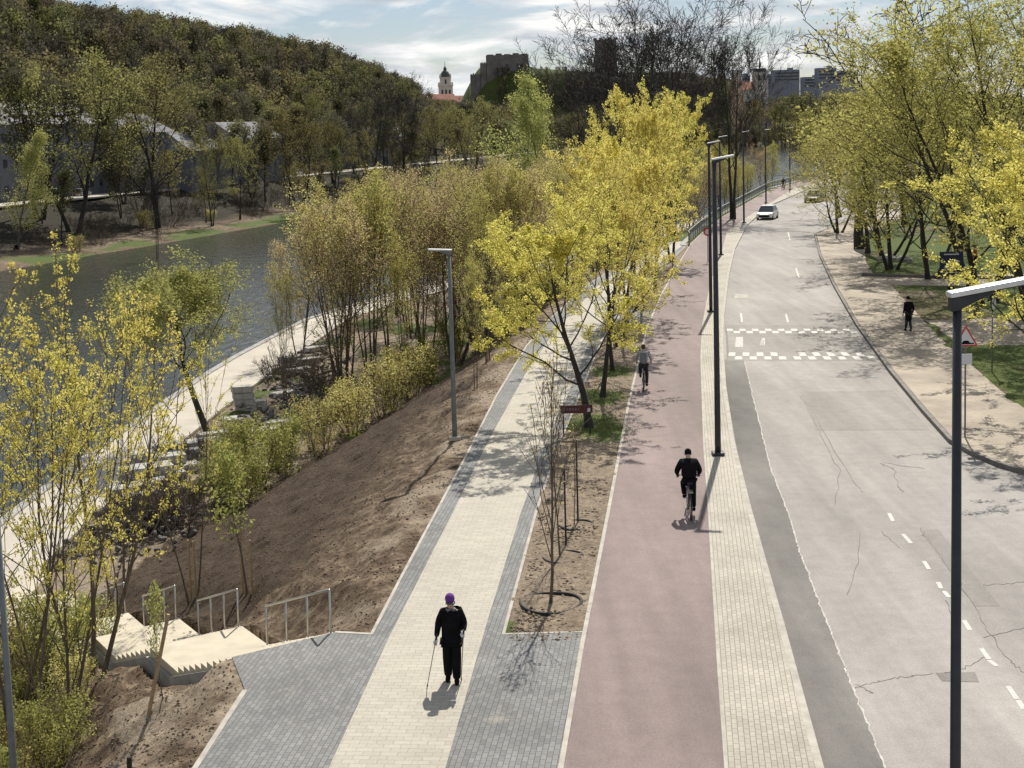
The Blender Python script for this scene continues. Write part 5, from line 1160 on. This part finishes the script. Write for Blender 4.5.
def ruin():
    x, Y, z = place(513, 938); z = 27; r = empty('castle_ruin', (x, Y, z-4), 0, 'dark ruined castle wall with stepped left end on the hill top', 'ruin')
    def hb(px0, px1, y1, Yo=0): 
        X0 = (px0-512)/F*938-x; X1 = (px1-512)/F*938-x; H = height_to(x, Y, z-4, y1); return X0, X1, H
    for a, b, t, nm in ((492, 534, 55, 'main_wall'), (486, 492.5, 63, 'side_wall'), (476, 486.5, 74, 'low_wall')):
        X0, X1, H = hb(a, b, t); m = MB().box(((X0+X1)/2, 0, H/2), ((X1-X0)/2, 6, H/2)); 
        for i in range(5): m.box((X0+(X1-X0)*(i+.5)/5, 0, H+.3), ((X1-X0)/14, 5, .5*(i % 2)+.2))
        w = m.build(nm, M_ruin, r)
    for i in range(3): MB().box((-4+i*7, -6.05, 27), (.9, .1, 1.6)).build('opening', M_win, r)
    MB().box((22, 8, 12), (14, 3, 11.5)).build('rear_wall', M_ruin, r)
    x, Y, z = place(606, 940); z = 30; H = height_to(x, Y, z-4, 40); r = empty('castle_tower', (x, Y, z-4), .3, 'squat dark brick castle tower on the hill behind bare branches', 'tower')
    m = MB().lathe([(9, 0), (8.2, H*.5), (7.6, H-1.4), (7.9, H-1.2), (7.9, H)], (0, 0, 0), 8); m.build('wall', M_ruin, r)
    for k in range(8): a = k*math.pi/4; MB().box((7.4*math.cos(a), 7.4*math.sin(a), H+.6), (.9, .9, .7), rz=a).build('merlon', M_ruin, r)
    for k in range(3): MB().box((-3+k*3, -7.9, H*.6), (.6, .3, 1.1)).build('window', M_win, r)
ruin()
def church2():
    Y = 1000; x = (763-512)/F*Y; r = empty('church', (x, Y, 0), .1, 'pale church with square tower and thin dark spire on the right skyline', 'church'); H = height_to(x, Y, 0, 72); top = height_to(x, Y, 0, 58)
    MB().box((0, 0, H/2), (4.6, 4.6, H/2)).build('tower', M_cream, r); MB().lathe([(5.2, H), (4.6, H+2.5), (.8, H+3.6), (.25, top)], (0, 0, 0), 8).build('spire', M_win, r)
    for s in (-1, 1): MB().box((s*2, -4.65, H-4), (.8, .1, 1.8)).build('window', M_win, r)
    MB().box((-16, 4, H*.36), (12, 8, H*.36)).build('nave', M_cream, r); MB().add([(-28.5, -4.5, H*.72), (-3.5, -4.5, H*.72), (-3.5, 12.5, H*.72), (-28.5, 12.5, H*.72), (-28, 4, H*.72+6), (-4, 4, H*.72+6)], [(0, 1, 5, 4), (1, 2, 5), (2, 3, 4, 5), (3, 0, 4), (0, 3, 2, 1)]).build('roof', M_rust, r)
    MB().box((-14, 10, H/2), (3, 3, H/2+2)).build('side_tower', M_cream, r)
church2()
M_fc = plain('hazy_concrete', (.20, .22, .255), .9, var=.1, vs=.05)  # distance haze painted in as a bluish tint
for i, (px, Y, L, yt, l) in enumerate(((746,1700,14,76,'far slab block left of the spire church'), (788,1750,32,70,'wide haze-blue far block on the right skyline'), (814,1900,26,77,'long far block right of the wide one'), (828,1700,22,68,'far block partly behind the gnarled tree'), (846,1850,34,71,'far block beyond the old tree, rightmost on the skyline'), (775,1900,40,74,'low far block between church spire and wide block'))):
    x = (px-512)/F*Y; H = height_to(x, Y, 0, yt); r = empty('tower_block', (x, Y, 0), .1, l, 'building'); MB().box((0, 0, H/2), (L/2, 8, H/2)).build('wall', M_fc, r); MB().box((L*.2, 0, H+1), (3, 3, 1.5)).build('roof', M_fc, r)
    for k in range(3): MB().box((0, -8.1, H-4-k*4), (L*.46, .2, .8)).build('window_band', M_win, r)
bpy.data.scenes.remove(TMPS)

# ------------------------------------------------------------------ clods and grass
def scatter(name, n, sampler, sizes, mat, label, cat, flat=.6, seed=1, grass=False):
    rg = np.random.default_rng(seed); x, y = sampler(rg, n); z = Tz(x, y) if not grass else np.maximum(Tz(x, y), .1); m = len(x)
    s = rg.uniform(*sizes, m)*rg.uniform(.5, 1, m)
    if grass:
        a = rg.uniform(0, 6.28, m); c = np.stack([np.cos(a), np.sin(a)], 1); w = s*.14; ln = rg.uniform(-.5, .5, (m, 2))*s[:, None]
        b = np.stack([x, y, z-.02], 1); V = np.stack([b-np.c_[c*w[:, None], 0*s], b+np.c_[c*w[:, None], 0*s], b+np.c_[ln, s]], 1).reshape(-1, 3); Fc = np.arange(m*3).reshape(-1, 3)
    else:
        base = np.array([[1, 0, 0], [0, 1, 0], [-1, 0, 0], [0, -1, 0], [0, 0, .8], [0, 0, -.6]]); f = np.array([[0, 1, 4], [1, 2, 4], [2, 3, 4], [3, 0, 4], [1, 0, 5], [2, 1, 5], [3, 2, 5], [0, 3, 5]])
        V = (base[None]*rg.uniform(.5, 1.3, (m, 6, 1))*s[:, None, None]+rg.normal(0, .12, (m, 6, 3))*s[:, None, None]+np.stack([x, y, z+s*.2], 1)[:, None]).reshape(-1, 3); Fc = (np.arange(m)[:, None, None]*6+f[None]).reshape(-1, 3)
    tag(link(name, nmesh(name, V, Fc), mat), label, cat, kind='stuff')
def bank_s(rg, n):
    y = 22+(rg.random(n)**1.4)*70; b = bank_top(y); f = foot(y); x = f-1+(b-f+.9)*rg.random(n)
    rx = x-SA[0]; ry = y-SA[1]; u = rx*sdv[0]+ry*sdv[1]; w = rx*se[0]+ry*se[1]; k = ~((u > -.1) & (u < STL+.6) & (w > -.3) & (w < SWID+.2)); return x[k], y[k]
scatter('soil_clods', 26000, bank_s, (.01, .05), plain('soil_clod', (.14, .10, .068), .95, var=.4, vs=1.2), 'clods of dug brown soil lying all over the bank', 'soil clods', seed=2)
def strip_s(rg, n):
    y = 28+rg.random(n)**1.3*50; l = fX(path_r)(y)+.15; r = cl_at(y)-.15; return l+(r-l)*rg.random(n), y
scatter('soil_crumbs', 6000, strip_s, (.015, .07), plain('soil_crumb', (.22, .17, .12), .95, var=.4, vs=2), 'crumbs of dry soil in the planting strip beside the cycle lane', 'soil crumbs', seed=3)
def tufts(rg, n):
    xs = []; ys = []
    for px, py, r in ((592,425,.95),(600,397,.9),(604,432,.9),(612,372,.8)):
        c = cast(px, py, .1); k = n//4; xs.append(c[0]+rg.normal(0, r*.55, k)); ys.append(c[1]+rg.normal(0, r*1.0, k))
    return np.concatenate(xs), np.concatenate(ys)
M_gr = plain('grass_blade', (.17, .22, .065), .9, var=.4, vs=3)
scatter('grass_tufts', 9000, tufts, (.06, .16), M_gr, 'green grass tufts round the feet of the maples', 'grass', seed=4, grass=True)
def lawn_s(rg, n):
    y = rg.uniform(48, 105, n); x = rg.uniform(14, 46, n); k = np.ones(n, bool)
    for P in COVER: k &= ~inpoly(x, y, P)
    k &= (x > fX(pave_r[:13])(y)+.1) & (fbm(x, y, 5, 3, 4) > .3); return x[k], y[k]
scatter('lawn_grass', 60000, lawn_s, (.05, .13), M_gr, 'short green lawn grass of the park at the right', 'grass', seed=5, grass=True)
def weeds(rg, n):
    y = 20+rg.random(n)**1.2*14; x = foot(y)+rg.uniform(-3, 4.5, n); k = (fbm(x, y, 2, 3, 6) > .42); x, y = x[k], y[k]
    rx = x-SA[0]; ry = y-SA[1]; u = rx*sdv[0]+ry*sdv[1]; k = u < .0; return x[k], y[k]
scatter('weeds', 16000, weeds, (.08, .25), M_gr, 'wild green weeds low on the bank at the bottom left', 'grass', seed=6, grass=True)
